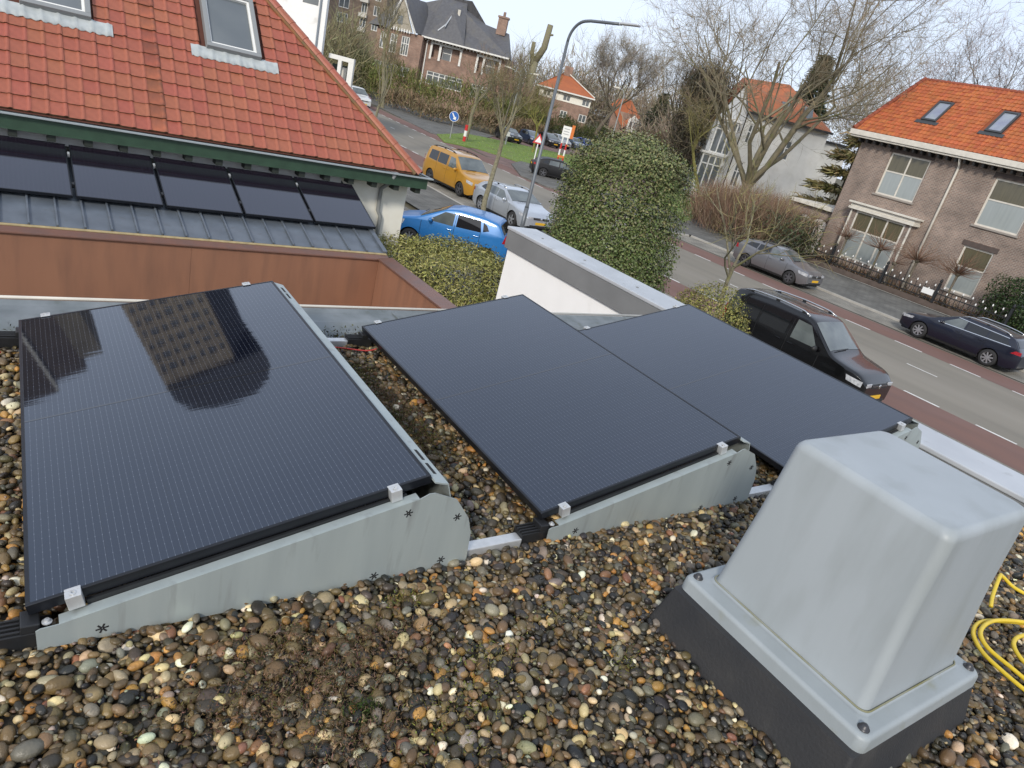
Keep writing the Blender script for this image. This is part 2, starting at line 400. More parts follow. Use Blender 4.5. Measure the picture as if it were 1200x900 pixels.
# street-side roof edge: pale coping running on over the white garden wall
b = MB(); b.box(4.895,5.33,-3.4,3.93,3.685,3.722); b.build('roof_edge_coping', M['coping'], bld, bevel=.008)
b = MB(); b.box(4.90,4.925,-3.4,3.92,ZR+.002,3.683); b.build('edge_upstand', M['fascia_grey'], bld)
b = MB(); b.box(5.285,5.31,-3.4,3.92,3.45,3.683); b.build('edge_fascia', M['fascia_grey'], bld)

gw = thing('white_garden_wall', 'white rendered wall with grey metal coping, beside the leafy bush', 'wall', (5.11,3.95,0))
b = MB(); b.box(-.17,.17,0,2.78,0,3.46); b.build('rendered_wall', M['render'], gw)
b = MB(); b.box(-.205,.215,-.01,2.82,3.462,3.683); b.build('coping_fascia', M['fascia_grey'], gw, bevel=.006)
b = MB(); b.box(-.215,.22,-.005,2.83,3.685,3.722); b.build('coping', M['coping'], gw, bevel=.008)
b = MB()
for y in (.7,1.55,2.35): b.lathe([(.014,0),(.014,.006),(.002,.008)], (-.03,y,3.722), 'z', 8)
b.build('coping_screw', M['fascia_grey'], gw)

# ---------------------------------------------------------------- solar panels on their mounts
TILT = R(12.88); PW, PL, PH = 1.134, 1.9066, .032
PS = R(-.9262)
ZP = 3.366+.362                              # height of the glass at the low edge
def T(a, bb, c=0.0): return (a*math.cos(TILT)-c*math.sin(TILT), bb, a*math.sin(TILT)+c*math.cos(TILT))
def tbox(mb, a0,a1,b0,b1,c0,c1, mi=0):
    V = [T(a0,b0,c0),T(a1,b0,c0),T(a1,b1,c0),T(a0,b1,c0),T(a0,b0,c1),T(a1,b0,c1),T(a1,b1,c1),T(a0,b1,c1)]
    mb.add(V, [(0,3,2,1),(4,5,6,7),(0,1,5,4),(1,2,6,5),(2,3,7,6),(3,0,4,7)], mi)
PLATE = [(.023,-.108),(.020,-.046),(.030,-.040),(.070,-.036),(1.052,.198),(1.085,.214),(1.105,.214),(1.196,.176),(1.262,.090),(1.289,.021),(1.301,-.122)]
def solar_panel(label, loc):
    t = thing('solar_panel', label, 'solar panel', loc, PS, 'solar panels on the gravel roof')
    f = .011
    b = MB()
    tbox(b, 0,PW,0,f,-PH,0); tbox(b, 0,PW,PL-f,PL,-PH,0); tbox(b, 0,f,f,PL-f,-PH,0); tbox(b, PW-f,PW,f,PL-f,-PH,0)
    b.build('frame', M['blackmetal'], t, bevel=.0012, seg=1)
    b = MB(); b.add([T(f,f,-.0016),T(PW-f,f,-.0016),T(PW-f,PL-f,-.0016),T(f,PL-f,-.0016)], [(0,1,2,3)])
    g = b.build('glass', M['cells'], t, fixn=False)
    ct = math.cos(TILT)
    uvset(g, lambda c: (c.x/ct-.0075, c.y-.045))
    b = MB(); tbox(b, f,PW-f,PL/2-.0045,PL/2+.0045,-.0014,-.0011); b.build('cell_gap', M['gapm'], g)
    b = MB(); tbox(b, .03,PW-.03,.03,PL-.03,-.012,-.006); b.build('back_sheet', M['black'], t)
    for y, s in ((-.046, -1), (PL+.044, 1)):
        b = MB(); b.prism(PLATE, y-.0015, y+.0015, lambda p,q:(p[0],q,p[1]))
        pl = b.build('side_plate', M['galv'], t)
        b = MB()                             # folded top lip
        ys = (y+.0015, y+.034) if s < 0 else (y-.034, y-.0015)
        for k in ((3,4),):
            (x0,z0),(x1,z1) = PLATE[k[0]], PLATE[k[1]]
            b.add([(x0,ys[0],z0+.001),(x1,ys[0],z1+.001),(x1,ys[1],z1+.001),(x0,ys[1],z0+.001),(x0,ys[0],z0-.002),(x1,ys[0],z1-.002),(x1,ys[1],z1-.002),(x0,ys[1],z0-.002)],
                  [(0,1,2,3),(7,6,5,4),(0,4,5,1),(1,5,6,2),(2,6,7,3),(3,7,4,0)])
        b.build('plate_lip', M['galv'], pl)
        for (hx,hz) in ((.165,-.078),(1.02,.148),(1.215,.10),(1.19,-.078),(.94,-.090)):
            b = MB()                         # star-shaped punch mark
            for k in range(6):
                an = R(60*k+12); c0 = (hx+.0085*math.cos(an), y+s*.0017, hz+.0085*math.sin(an))
                b.obox(c0, (.0070*math.cos(an),0,.0070*math.sin(an)), (0,.0005,0), (-.0024*math.sin(an),0,.0024*math.cos(an)))
            b.build('star_mark', M['dark'], pl)
        b = MB(); b.lathe([(.012,0),(.012,.003),(.006,.004),(.006,.010),(.001,.0105)], (.045,y-.02*s,-.040), 'z', 12)
        b.build('bolt', M['alu'], pl)
    for y, s in ((-.012,-1),(PL+.012,1)):    # clamps gripping the frame
        for a in (.105, 1.00):
            b = MB(); z = -.040
            tbox(b, a-.019,a+.019, (y-.014 if s<0 else y-.012),(y+.014 if s<0 else y+.014), z+.001,.0045)
            if s < 0: tbox(b, a-.019,a+.019, y+.0142,y+.024, .0006,.0045)
            else: tbox(b, a-.019,a+.019, y-.024,y-.0122, .0006,.0045)
            c = b.build('clamp', M['alu'], t, bevel=.002)
            b = MB(); q = T(a, y, .0046); b.lathe([(.008,0),(.008,.003),(.0045,.0035),(.0045,.001),(.001,.001)], q, 'z', 12); b.build('bolt', M['alu'], c)
    b = MB(); tbox(b, .128,1.04,-.0105,-.0005,-.075,-.034); b.build('gap_shade_strip', M['black'], t)  # added black strip standing in for the shadowed gap below the frame
    # rear wind plate with its slotted top lip
    xh = PW*math.cos(TILT); zh = PW*math.sin(TILT)
    b = MB(); b.prism([(xh+.008,zh-.020),(xh+.010,zh-.015),(xh+.062,zh-.028),(xh+.185,zh-.360),(xh+.181,zh-.360),(xh+.060,zh-.034)], -.02, PL+.02, lambda p,q:(p[0],q,p[1]))
    rp_ = b.build('rear_plate', M['galv'], t)
    b = MB()
    for yy in (.07, .16, PL-.17, PL-.08): b.obox((xh+.036,yy,zh-.0212), (.006,0,-.0012), (0,.034,0), (0,0,.0008))
    b.build('lip_slot', M['dark'], rp_)
    # black plastic feet under the low edge, carrying the rails
    for y in (-.005, PL-.03):
        b = MB(); b.box(-.095,.055,y-.028,y+.032,-.120,-.062)
        for k in range(4): b.box(-.098,-.010,y-.024+k*.015,y-.018+k*.015,-.0605,-.052)
        b.box(-.012,.03,y-.030,y+.030,-.0605,-.034)
        b.build('foot', M['black'], t, bevel=.004)
        b = MB(); b.box(1.13,1.26,y-.028,y+.032,-.125,-.080); b.build('foot', M['black'], t, bevel=.004)
    return t
PX0, PY0, PP = .00715, 1.6511, 1.65124
plabels = ['left solar panel on gravel mirroring a brick tower', 'middle solar panel on gravel beside the mossy strip', 'right solar panel nearest the street, partly behind the grey hood']
for i in range(3):
    solar_panel(plabels[i], (PX0+PP*i*math.cos(PS), PY0+PP*i*math.sin(PS)+(0,.0095,-.0063)[i], ZP))

# white base rails joining the panel mounts
def rail(label, x0, x1, y, z, tw=.024):
    t = thing('mounting_rail', label, 'rail', ((x0+x1)/2, y, z-.024), PS, 'white rails between the panel mounts')
    h = (x1-x0)/2
    b = MB(); b.box(-h,h,-tw,tw,0,.048); b.build('channel', M['alu'], t, bevel=.004)
    b = MB(); b.box(-h-.004,-h-.0005,-tw+.004,tw-.004,.004,.044); b.box(h+.0005,h+.004,-tw+.004,tw-.004,.004,.044); b.build('end_cap', M['black'], t)
    return t
zrl = 3.626
rail('short white rail between left and middle panel mounts, in front', 1.30, 1.565, 1.625, zrl)
rail('white rail stub at the near edge left of the left panel', -.42, -.088, 1.66, zrl)
rail('short white rail right of the middle panel mount, partly behind hood', 2.96, 3.215, 1.60, zrl)
rail('white rail stub behind, left of the left panel', -.42, -.065, 3.56, zrl)
rail('tied white rail near the gutter, with a red cable beside it', 1.30, 1.60, 3.515, zrl+.004)
rail('white rail near the gutter, hidden mostly by the middle panel', 2.90, 3.24, 3.49, zrl)

def cable(name, label, pts, r, m):
    # smooth curve through points
    P_ = [Vector(p) for p in pts]; out = []
    for i in range(len(P_)-1):
        p0,p1,p2,p3 = P_[max(i-1,0)],P_[i],P_[i+1],P_[min(i+2,len(P_)-1)]
        for k in range(8):
            t = k/8; out.append(.5*((2*p1)+(p2-p0)*t+(2*p0-5*p1+4*p2-p3)*t*t+(3*p1-p0-3*p2+p3)*t**3))
    out.append(P_[-1])
    c0 = out[0].copy()
    b = MB(); b.tube([p-c0 for p in out], r, 8)
    o = b.build(name, m, None, smooth=True, loc=c0)
    return tag(o, label, 'cable')
red = mat('red_insulation', (.45,.03,.025), rough=.45)
cable('red_cable', 'thin red cable lying under the rail between left and middle panels', [(1.28,3.44,3.64),(1.38,3.455,3.636),(1.52,3.44,3.634),(1.66,3.38,3.64),(1.72,3.36,3.66)], .004, red)
cable('red_cable', 'red cable end at the left edge of the left panel', [(-.30,3.42,3.635),(-.16,3.41,3.636),(-.03,3.40,3.64)], .004, red)
yel = mat('yellow_hose_rubber', (.72,.52,.035), rough=.42, var=.12, vscale=30)
zc = 3.648
hz = [(3.44,.585,zc+.004),(3.52,.615,zc+.02),(3.66,.655,zc+.055),(3.695,.653,zc+.05),(3.74,.60,zc+.015),(3.80,.52,zc),(3.86,.42,zc),(3.72,.40,zc+.008),(3.50,.445,zc+.014),(3.36,.50,zc+.020),(3.22,.545,zc+.022),(3.10,.53,zc+.018),(3.02,.465,zc+.012),(2.985,.38,zc+.01),(2.97,.26,zc+.006),(3.00,.16,zc+.004),(3.12,.10,zc+.006),(3.35,.12,zc+.010),(3.55,.25,zc+.016),
      (3.54,.38,zc+.026),(3.42,.46,zc+.034),(3.26,.52,zc+.036),(3.12,.515,zc+.032),(3.05,.46,zc+.024),(3.03,.36,zc+.02),(3.02,.24,zc+.015),(3.08,.14,zc+.015),(3.25,.10,zc+.018),
      (3.42,.20,zc+.024),(3.44,.33,zc+.032),(3.36,.40,zc+.036),(3.26,.425,zc+.036),(3.18,.41,zc+.03),(3.13,.35,zc+.022),(3.12,.26,zc+.02),(3.17,.16,zc+.018)]
cable('yellow_hose', 'coiled yellow hose lying on the pebbles behind the grey hood', hz, .0085, yel)

# ---------------------------------------------------------------- roof ventilation hood
hd = thing('roof_vent_hood', 'pale grey moulded ventilation hood on a black curb standing in the gravel', 'roof vent', (2.20,.725,3.58), R(-1.6))
def rrect(hx, hy, r, n=5):
    pts = []
    for (cx,cy,a0) in ((hx-r,hy-r,0),(-hx+r,hy-r,90),(-hx+r,-hy+r,180),(hx-r,-hy+r,270)):
        for k in range(n+1):
            t = R(a0+90*k/n); pts.append((cx+r*math.cos(t), cy+r*math.sin(t)))
    return pts
def loft(rings):
    b = MB(); n = len(rings[0]); V = [p for r in rings for p in r]; F = []
    for i in range(len(rings)-1):
        for k in range(n): F.append((i*n+k, i*n+(k+1)%n, (i+1)*n+(k+1)%n, (i+1)*n+k))
    F.append(tuple(range((len(rings)-1)*n, len(rings)*n)))
    return b.add(V, F)
def ring(hx, hy, r, z, ox=0, oy=0): return [(x+ox, y+oy, z) for x, y in rrect(hx, hy, r)]
loft([ring(.415,.395,.015,0), ring(.408,.388,.015,.03), ring(.374,.356,.012,.19), ring(.30,.30,.012,.192)]).build('curb', M['curb'], hd, smooth=False, bevel=0)
ox, oy = .02, 0.0
loft([ring(.362,.352,.030,.186,ox,oy), ring(.368,.358,.032,.190,ox,oy), ring(.366,.356,.032,.228,ox,oy), ring(.360,.350,.032,.238,ox,oy), ring(.350,.340,.030,.242,ox,oy), ring(.300,.306,.03,.2435,ox,oy),ring(.296,.302,.03,.252,ox,oy),ring(.285,.295,.03,.253,ox,oy)]).build('flange', M['gfk_flange'], hd, smooth=True).modifiers.new('wn','WEIGHTED_NORMAL').weight = 100
loft([ring(.287,.296,.030,.248,ox,oy), ring(.284,.293,.032,.262,ox,oy), ring(.272,.268,.034,.56,ox+.008,oy), ring(.266,.256,.034,.805,ox+.022,oy), ring(.262,.252,.034,.820,ox+.022,oy), ring(.254,.244,.034,.832,ox+.022,oy), ring(.242,.232,.034,.838,ox+.022,oy), ring(.12,.12,.03,.843,ox+.022,oy)]).build('cover', M['gfk_cover'], hd, smooth=True).modifiers.new('wn','WEIGHTED_NORMAL').weight = 100
algae = mat('algae_seam', (.29,.31,.30), rough=.9, col2=(.19,.18,.085), vscale=6)
b = MB(); rr = [Vector((x*1.0+ox, y+oy, .2545)) for x, y in rrect(.2895,.2985,.03)]; rr.append(rr[0]); b.tube(rr, .003, 6); b.build('seam', algae, hd, smooth=True)
for sx in (-1,1):
    for sy in (-1,1):
        b = MB(); b.lathe([(.017,0),(.017,.003),(.0125,.0045),(.011,.012),(.006,.0165),(.0005,.017)], (sx*.328+ox, sy*.322, .2425), 'z', 16)
        b.build('screw', mat('screw_cap', (.06,.06,.065), rough=.4, metal=.5), hd, smooth=True)
# ================================================================ pebbles and sedum on the roof
def pebble_field():
    bm = bmesh.new(); bmesh.ops.create_icosphere(bm, subdivisions=2, radius=1.0)
    bm.verts.ensure_lookup_table()
    TV = np.array([v.co[:] for v in bm.verts]); TF = np.array([[v.index for v in f.verts] for f in bm.faces]); bm.free()
    s = .0232; xs = np.arange(-1.3, 4.87, s); ys = np.arange(-.45, 3.60, s*.87)
    X, Y = np.meshgrid(xs, ys); X = X + (np.arange(len(ys))%2)[:,None]*s*.5
    c1 = np.stack([X.ravel(), Y.ravel()], 1); c1 += nrng.normal(size=c1.shape)*s*.24
    keep = np.ones(len(c1), bool)
    for i in range(3):                        # nothing deep under the panels, nothing inside the hood's curb
        x0 = PX0+PP*i
        keep &= ~((c1[:,0] > x0+.32) & (c1[:,0] < x0+1.02) & (c1[:,1] > 1.72) & (c1[:,1] < 3.40))
    keep &= ~((np.abs(c1[:,0]-2.20) < .36) & (np.abs(c1[:,1]-.725) < .34))
    keep &= (c1[:,0] < 4.87)
    c1 = c1[keep]; n1 = len(c1)
    i2 = nrng.choice(n1, int(n1*.34), False)
    c2 = c1[i2] + nrng.normal(size=(len(i2),2))*s*.5
    c = np.concatenate([c1, c2]); n = len(c)
    r = np.exp(nrng.normal(size=n)*.32)*.0126
    r[n1:] *= 1.08
    r = np.clip(r, .0065, .029)
    ratio = np.stack([np.ones(n)*1.22, nrng.uniform(.68,1.02,n), nrng.uniform(.48,.85,n)], 1)
    rad = ratio*r[:,None]
    zc = np.where(np.arange(n) < n1, ZR+.004+nrng.uniform(0,.012,n), ZR+.019+nrng.uniform(0,.011,n))
    # random rotation: yaw, then a tilt
    ya = nrng.uniform(0, 2*np.pi, n); ti = nrng.normal(size=n)*.42; ta = nrng.uniform(0, 2*np.pi, n)
    V = TV[None]*rad[:,None,:]
    # irregular shapes: squash by smooth directional lumps
    d1 = nrng.normal(size=(n,3)); d1 /= np.linalg.norm(d1,axis=1)[:,None]; d2 = nrng.normal(size=(n,3)); d2 /= np.linalg.norm(d2,axis=1)[:,None]
    lump = 1 + .20*np.einsum('vk,nk->nv', TV, d1)*nrng.uniform(.2,1,(n,1)) - .16*np.maximum(0, np.einsum('vk,nk->nv', TV, d2)-.35)*nrng.uniform(0,2.0,(n,1))
    V = V*lump[:,:,None]
    cy, sy = np.cos(ya)[:,None], np.sin(ya)[:,None]
    V = np.stack([V[:,:,0]*cy-V[:,:,1]*sy, V[:,:,0]*sy+V[:,:,1]*cy, V[:,:,2]], 2)
    k = np.stack([np.cos(ta), np.sin(ta), np.zeros(n)], 1)
    ct, st = np.cos(ti)[:,None,None], np.sin(ti)[:,None,None]
    kv = np.cross(np.broadcast_to(k[:,None,:], V.shape), V); kd = np.einsum('nk,nvk->nv', k, V)[:,:,None]
    V = V*ct + kv*st + k[:,None,:]*kd*(1-ct)
    V += np.stack([c[:,0], c[:,1], zc], 1)[:,None,:]
    # colours; darker stones towards the middle right, warmer at the left
    cols = [(.042,.036,.026),(.024,.024,.024),(.105,.076,.040),(.16,.113,.054),(.34,.185,.055),(.46,.37,.22),(.64,.60,.50),(.15,.14,.115),(.17,.085,.05),(.25,.215,.15)]
    wl = np.array([.15,.05,.26,.22,.075,.085,.022,.09,.03,.07]); wr = np.array([.24,.15,.22,.13,.045,.05,.022,.11,.02,.06])
    f = np.clip((c[:,0]-.35)/1.0, 0, 1)
    u = nrng.uniform(size=n); cw = np.cumsum((1-f)[:,None]*(wl/wl.sum())+f[:,None]*(wr/wr.sum()), 1)
    idx = np.minimum((u[:,None] > cw).sum(1), 9)
    base = np.array(cols)[idx]*(1+nrng.normal(size=(n,1))*.22)*(1+nrng.normal(size=(n,3))*.05)
    base = np.clip(base*[1.12,1.06,.93], .012, .85)
    two = nrng.uniform(size=n) < .22          # stones with a pale or dark side
    alt = base*nrng.uniform(.45,1.7,(n,1)); side = np.einsum('vk,nk->nv', TV, d2) > .25
    C = np.where((side & two[:,None])[:,:,None], alt[:,None,:], base[:,None,:])
    F = (TF[None]+np.arange(n)[:,None,None]*len(TV)).reshape(-1,3)
    o = npmesh('gravel', V.reshape(-1,3), F, M['gravel'], None, C.reshape(-1,3), smooth=True)
    o['kind'] = 'stuff'; o['label'] = 'loose rounded river pebbles covering the flat roof'
    return c[:n1]
def ico1():
    pass
pebble_field()
def grit():
    bm = bmesh.new(); bmesh.ops.create_icosphere(bm, subdivisions=1, radius=1.0)
    TV = np.array([v.co[:] for v in bm.verts]); TF = np.array([[v.index for v in f.verts] for f in bm.faces]); bm.free()
    n = 16000; x = nrng.uniform(-.9,4.85,n); y = nrng.uniform(-.1,3.58,n)
    k = ~((np.abs(x-2.20) < .42) & (np.abs(y-.725) < .40))
    for i in range(3): k &= ~((x > PX0+PP*i+.3) & (x < PX0+PP*i+1.05) & (y > 1.72) & (y < 3.4))
    x, y = x[k], y[k]; n = len(x)
    V = TV[None]*(1+nrng.normal(size=(n,len(TV),1))*.32)*(nrng.uniform(.0022,.0062,n))[:,None,None]*np.array([1.3,1,.7])
    a = nrng.uniform(0,6.28,n)[:,None]; V = np.stack([V[:,:,0]*np.cos(a)-V[:,:,1]*np.sin(a), V[:,:,0]*np.sin(a)+V[:,:,1]*np.cos(a), V[:,:,2]],2)
    V += np.stack([x,y,ZR+nrng.uniform(.010,.032,n)],1)[:,None,:]
    C = np.repeat(palette(n, [(.10,.085,.06),(.06,.052,.04),(.20,.17,.12),(.30,.27,.2),(.12,.08,.05)], None, .25), len(TV), 0)
    o = npmesh('grit', V.reshape(-1,3), (TF[None]+np.arange(n)[:,None,None]*len(TV)).reshape(-1,3), M['gravel'], None, C)
    o['kind'] = 'stuff'; o['label'] = 'small broken grit lying between the roof pebbles'
grit()

def sedum():
    spots = [   # x, y, radius x, radius y, count, palette
        (.60,1.26,.34,.12,2600,'red'),(.68,1.05,.20,.12,900,'red'),(.72,1.12,.05,.04,260,'green'),(.85,1.35,.25,.07,500,'red'),(.56,1.42,.16,.06,700,'red'),
        (.98,1.02,.20,.10,320,'yellow'),(1.12,1.16,.16,.08,260,'yellow'),(1.55,.98,.10,.07,120,'yellow'),(1.45,1.22,.2,.1,110,'yellow'),(1.0,1.47,.12,.04,150,'yellow'),(.9,.85,.25,.1,220,'mix'),
        (1.47,3.15,.16,.20,2400,'mix'),(1.50,2.75,.18,.36,4200,'red'),(1.44,2.95,.10,.12,500,'green'),(1.55,2.42,.13,.24,1500,'mix'),(1.50,2.60,.06,.08,260,'green'),(1.42,1.82,.03,.03,90,'green'),(1.45,2.15,.12,.12,350,'red'),
        (-.22,3.1,.18,.30,900,'mix'),(-.16,2.55,.06,.10,130,'green'),(-.25,2.3,.10,.3,200,'mix')]
    pal = {'red':[(.115,.078,.042),(.14,.080,.055),(.095,.085,.032),(.16,.11,.07)],'green':[(.035,.055,.012),(.05,.075,.018),(.028,.038,.012)],
           'yellow':[(.17,.165,.04),(.11,.12,.03),(.20,.15,.06)],'mix':[(.10,.085,.03),(.08,.05,.025),(.12,.115,.03),(.055,.060,.02),(.12,.07,.045)]}
    B, D, W, C = [], [], [], []
    for x,y,rx,ry,n,p in spots:
        n = int(n*1.7)
        q = nrng.normal(size=(n,2))*.5; px = x+q[:,0]*rx; py = y+q[:,1]*ry
        B.append(np.stack([px,py,ZR+.018+nrng.uniform(0,.024,n)],1))
        L = nrng.uniform(.005,.014,n)
        d = nrng.normal(size=(n,3)); d[:,2] = np.abs(d[:,2])*.7+.35; d /= np.linalg.norm(d,axis=1)[:,None]
        D.append(d*L[:,None]); W.append(nrng.uniform(.0009,.0022,n)); C.append(palette(n, pal[p], jit=.3))
    o = twig_mesh('sedum', np.concatenate(B), np.concatenate(D), np.concatenate(W), np.concatenate(C), M['moss'])
    o['kind'] = 'stuff'; o['label'] = 'patches of reddish and yellow-green sedum creeping between the pebbles'
    # moss along the gutter
    n = 7000; px = nrng.uniform(-1.2, 4.6, n); py = 3.585+np.abs(nrng.normal(size=n))*.035-.02
    B = np.stack([px,py,ZR+.012+np.clip((py-3.58)*.8,0,.05)+nrng.uniform(0,.014,n)],1)
    d = nrng.normal(size=(n,3)); d[:,2] = np.abs(d[:,2])+.4; d /= np.linalg.norm(d,axis=1)[:,None]
    gate = np.sin(px*9)+np.sin(px*23+1)*.7+nrng.normal(size=n)*.5 > -.3
    o = twig_mesh('moss', B[gate], (d*nrng.uniform(.006,.02,n)[:,None])[gate], nrng.uniform(.002,.005,n)[gate], palette(int(gate.sum()), [(.03,.035,.012),(.06,.06,.018),(.10,.10,.02),(.03,.022,.014)], jit=.3), M['moss'])
    o['kind'] = 'stuff'; o['label'] = 'dark moss growing along the foot of the zinc gutter edge'
sedum()
# ================================================================ the neighbour: red tiled house, lean-to with panels, brown parapet
# ---- brown parapet round a lower flat roof
brown = mat('brown_sheet', (.36,.18,.11), rough=.42, metal=.2, col2=(.31,.155,.098), vscale=2.6, stain=(.235,.125,.085), stscale=5.5, stlo=.46, sthi=.8, map_scale=(1,1,.16), detail=8)
brown2 = mat('brown_coping', (.20,.095,.065), rough=.4, metal=.3, col2=(.16,.09,.07), vscale=6)
pp = thing('brown_parapet', 'rust brown sheet metal parapet around the lower flat roof below the grey lean-to', 'parapet', (0,9.55,0))
b = MB()
xs = [-4.2,-1.5,1.99,4.66]
for i in range(len(xs)-1):
    b = MB(); b.box(xs[i]+.0012, xs[i+1]-.0012, 0, .10, 1.15, 2.372); b.build('sheet_panel', brown, pp)
b = MB(); b.box(-4.2,4.66,.012,.09,1.15,2.36); b.build('backing', M['dark'], pp)
b = MB(); b.prism([(-.035,2.362),(-.03,2.385),(.13,2.425),(.135,2.40)], -4.2, 4.84, lambda p,t:(t,p[0],p[1])); b.build('coping', brown2, pp, bevel=.005)
b = MB(); b.box(4.662,4.76,-4.6,.10,1.15,2.371); b.build('side_panel', brown, pp)
b = MB(); b.prism([(4.62,2.374),(4.625,2.40),(4.86,2.43),(4.865,2.405)], -4.6, -.04, lambda p,t:(p[0],t,p[1])); b.build('side_coping', brown2, pp, bevel=.005)
b = MB(); b.box(-4.2,4.66,-5.5,0,1.05,1.145); b.build('lower_roof', M['dirt'], pp)
b = MB(); b.box(-4.2,4.75,-5.45,.08,0.02,1.045); b.build('base_wall', M['cream'], pp)

# ---- lean-to with standing seam sheets
LS = R(15); LY0, LZ0 = 9.70, 2.435
def LP(x, s, h=0.0): return (x, LY0+s*math.cos(LS)-h*math.sin(LS), LZ0+s*math.sin(LS)+h*math.cos(LS))
lt = thing('lean_to_roof', 'dark grey standing seam lean-to roof under the green eaves', 'roof', (0,0,0))
seam_m = mat('dark_seam_sheet', (.17,.195,.225), rough=.42, metal=.4, col2=(.125,.145,.17), vscale=4, stain=(.13,.14,.15), stscale=10, stlo=.6, sthi=.8)
def lbox(b, x0,x1,s0,s1,h0,h1):
    V = [LP(x0,s0,h0),LP(x1,s0,h0),LP(x1,s1,h0),LP(x0,s1,h0),LP(x0,s0,h1),LP(x1,s0,h1),LP(x1,s1,h1),LP(x0,s1,h1)]
    b.add(V, [(0,3,2,1),(4,5,6,7),(0,1,5,4),(1,2,6,5),(2,3,7,6),(3,0,4,7)])
sw = .285; n0 = 21; x1 = 4.80
for i in range(n0):
    xa = x1-(i+1)*sw; b = MB(); lbox(b, xa+.003, xa+sw-.003, 0, 2.42, -.02, 0); sh = b.build('roof_sheet', seam_m, lt)
    b = MB(); lbox(b, xa-.011, xa+.011, -.004, 2.42, .001, .030); b.build('standing_seam', seam_m, sh, bevel=.003)
b = MB(); lbox(b, x1-.02, x1+.05, -.01, 2.42, -.10, .035); b.build('verge_trim', seam_m, lt)
b = MB(); lbox(b, x1-n0*sw, x1+.03, -.055, -.012, -.03, .004); b.build('yellowed_edge_strip', mat('yellowed_wood', (.42,.33,.17), rough=.8, var=.3, vscale=12), lt)
b = MB(); b.box(x1-n0*sw, 4.78, LY0+.08, 11.93, .02, 2.36); b.build('wall', M['cream'], lt)
b = MB(); lbox(b, x1-n0*sw, 4.79, 1.99, 2.09, .034, .05); b.build('top_flashing', M['black'], lt)
# ---- five older panels on it
pl_lab = ['cut off by the picture edge, farthest left on the lean-to', 'second from the left on the lean-to', 'third from the left, middle of the five on the lean-to', 'fourth from the left on the lean-to', 'fifth and rightmost on the lean-to, next to the cream wall']
edges = [-.30,.74,1.78,2.815,3.85,4.885]
for i in range(5):
    t = thing('roof_panel', 'dark purple solar panel '+pl_lab[i], 'solar panel', LP((edges[i]+edges[i+1])/2, .62, .06), 0, 'older panels on the lean-to roof')
    o_ = Vector(t.location); hw = .5
    def lq(x, s, h): return Vector(LP((edges[i]+edges[i+1])/2+x, .62+s*math.cos(R(3.5))-h*math.sin(R(3.5)), .06+s*math.sin(R(3.5))+h*math.cos(R(3.5))))-o_
    L_ = 1.27
    def pb(b, x0,x1_,s0,s1,h0,h1):
        V = [lq(x0,s0,h0),lq(x1_,s0,h0),lq(x1_,s1,h0),lq(x0,s1,h0),lq(x0,s0,h1),lq(x1_,s0,h1),lq(x1_,s1,h1),lq(x0,s1,h1)]
        b.add(V, [(0,3,2,1),(4,5,6,7),(0,1,5,4),(1,2,6,5),(2,3,7,6),(3,0,4,7)])
    b = MB(); pb(b,-hw,hw,0,.014,0,.038); pb(b,-hw,hw,L_-.014,L_,0,.038); pb(b,-hw,-hw+.014,.014,L_-.014,0,.038); pb(b,hw-.014,hw,.014,L_-.014,0,.038)
    b.build('frame', M['blackmetal'], t)
    b = MB(); b.add([lq(-hw+.014,.014,.0365),lq(hw-.014,.014,.0365),lq(hw-.014,L_-.014,.0365),lq(-hw+.014,L_-.014,.0365)], [(0,1,2,3)])
    g = b.build('glass', M['cells_far'], t, fixn=False); uvset(g, lambda c: (c.x+.5, c.y))
    b = MB(); pb(b,-hw+.02,hw-.02,.02,L_-.02,.004,.02); b.build('back_sheet', M['black'], t)
    for s_ in (.25, 1.0):
        b = MB(); pb(b,-hw-.03,-hw-.004,s_,s_+.06,-.005,.048); b.build('clamp', M['alu'] if s_ > .5 else M['black'], t)

# ---- house
HS = R(44); HY, HZ = 11.50, 3.42              # eaves line of the tiles
HXR = 6.14
hs = thing('red_tiled_house', 'cream house with red pantile hipped roof, green eaves and two skylights', 'house', (0,11.95,0))
oy = 11.95
def HP(x, s, h=0.0): return Vector((x, HY-oy+s*math.cos(HS)-h*math.sin(HS), HZ+s*math.sin(HS)+h*math.cos(HS)))
tile_c = mat('red_clay', (.35,.104,.060), rough=.55, col2=(.29,.086,.050), vscale=14, rnd='object', rndamt=.055, stain=(.25,.19,.06), stscale=26, stlo=.66, sthi=.80, bump=.2, bscale=60)
tile_i = mat('red_clay_joined', (.35,.104,.060), rough=.55, col2=(.29,.086,.050), vscale=14, rnd='island', rndamt=.055, stain=(.25,.19,.06), stscale=26, stlo=.66, sthi=.80, bump=.2, bscale=60)
tile_n = mat('newer_clay', (.37,.105,.05), rough=.6, col2=(.16,.055,.034), vscale=5, rnd='object', rndamt=.25)
lichen_edge = mat('lichened_tile_edge', (.23,.17,.075), rough=.95, col2=(.14,.055,.03), vscale=18)
TW, TG = .2035, .2265
tu = np.array([0,.02,.085,.150,.164,.182,.200,.210]); th = np.array([.006,.002,.001,.002,.013,.019,.013,.003])
def tile_verts():
    V = []
    for (v, dz, sk) in ((0.0,.020,1),(.262,-.001,0)):
        for u, h in zip(tu, th): V.append((u, v, h+dz))
    for u, h in zip(tu, th): V.append((u, .004, h-.010))
    n = len(tu)
    F = [(i, i+1, n+i+1, n+i) for i in range(n-1)]+[(2*n+i, 2*n+i+1, i+1, i) for i in range(n-1)]
    return V, F
tV, tF = tile_verts()
rot = Matrix.Rotation(HS, 4, 'X')
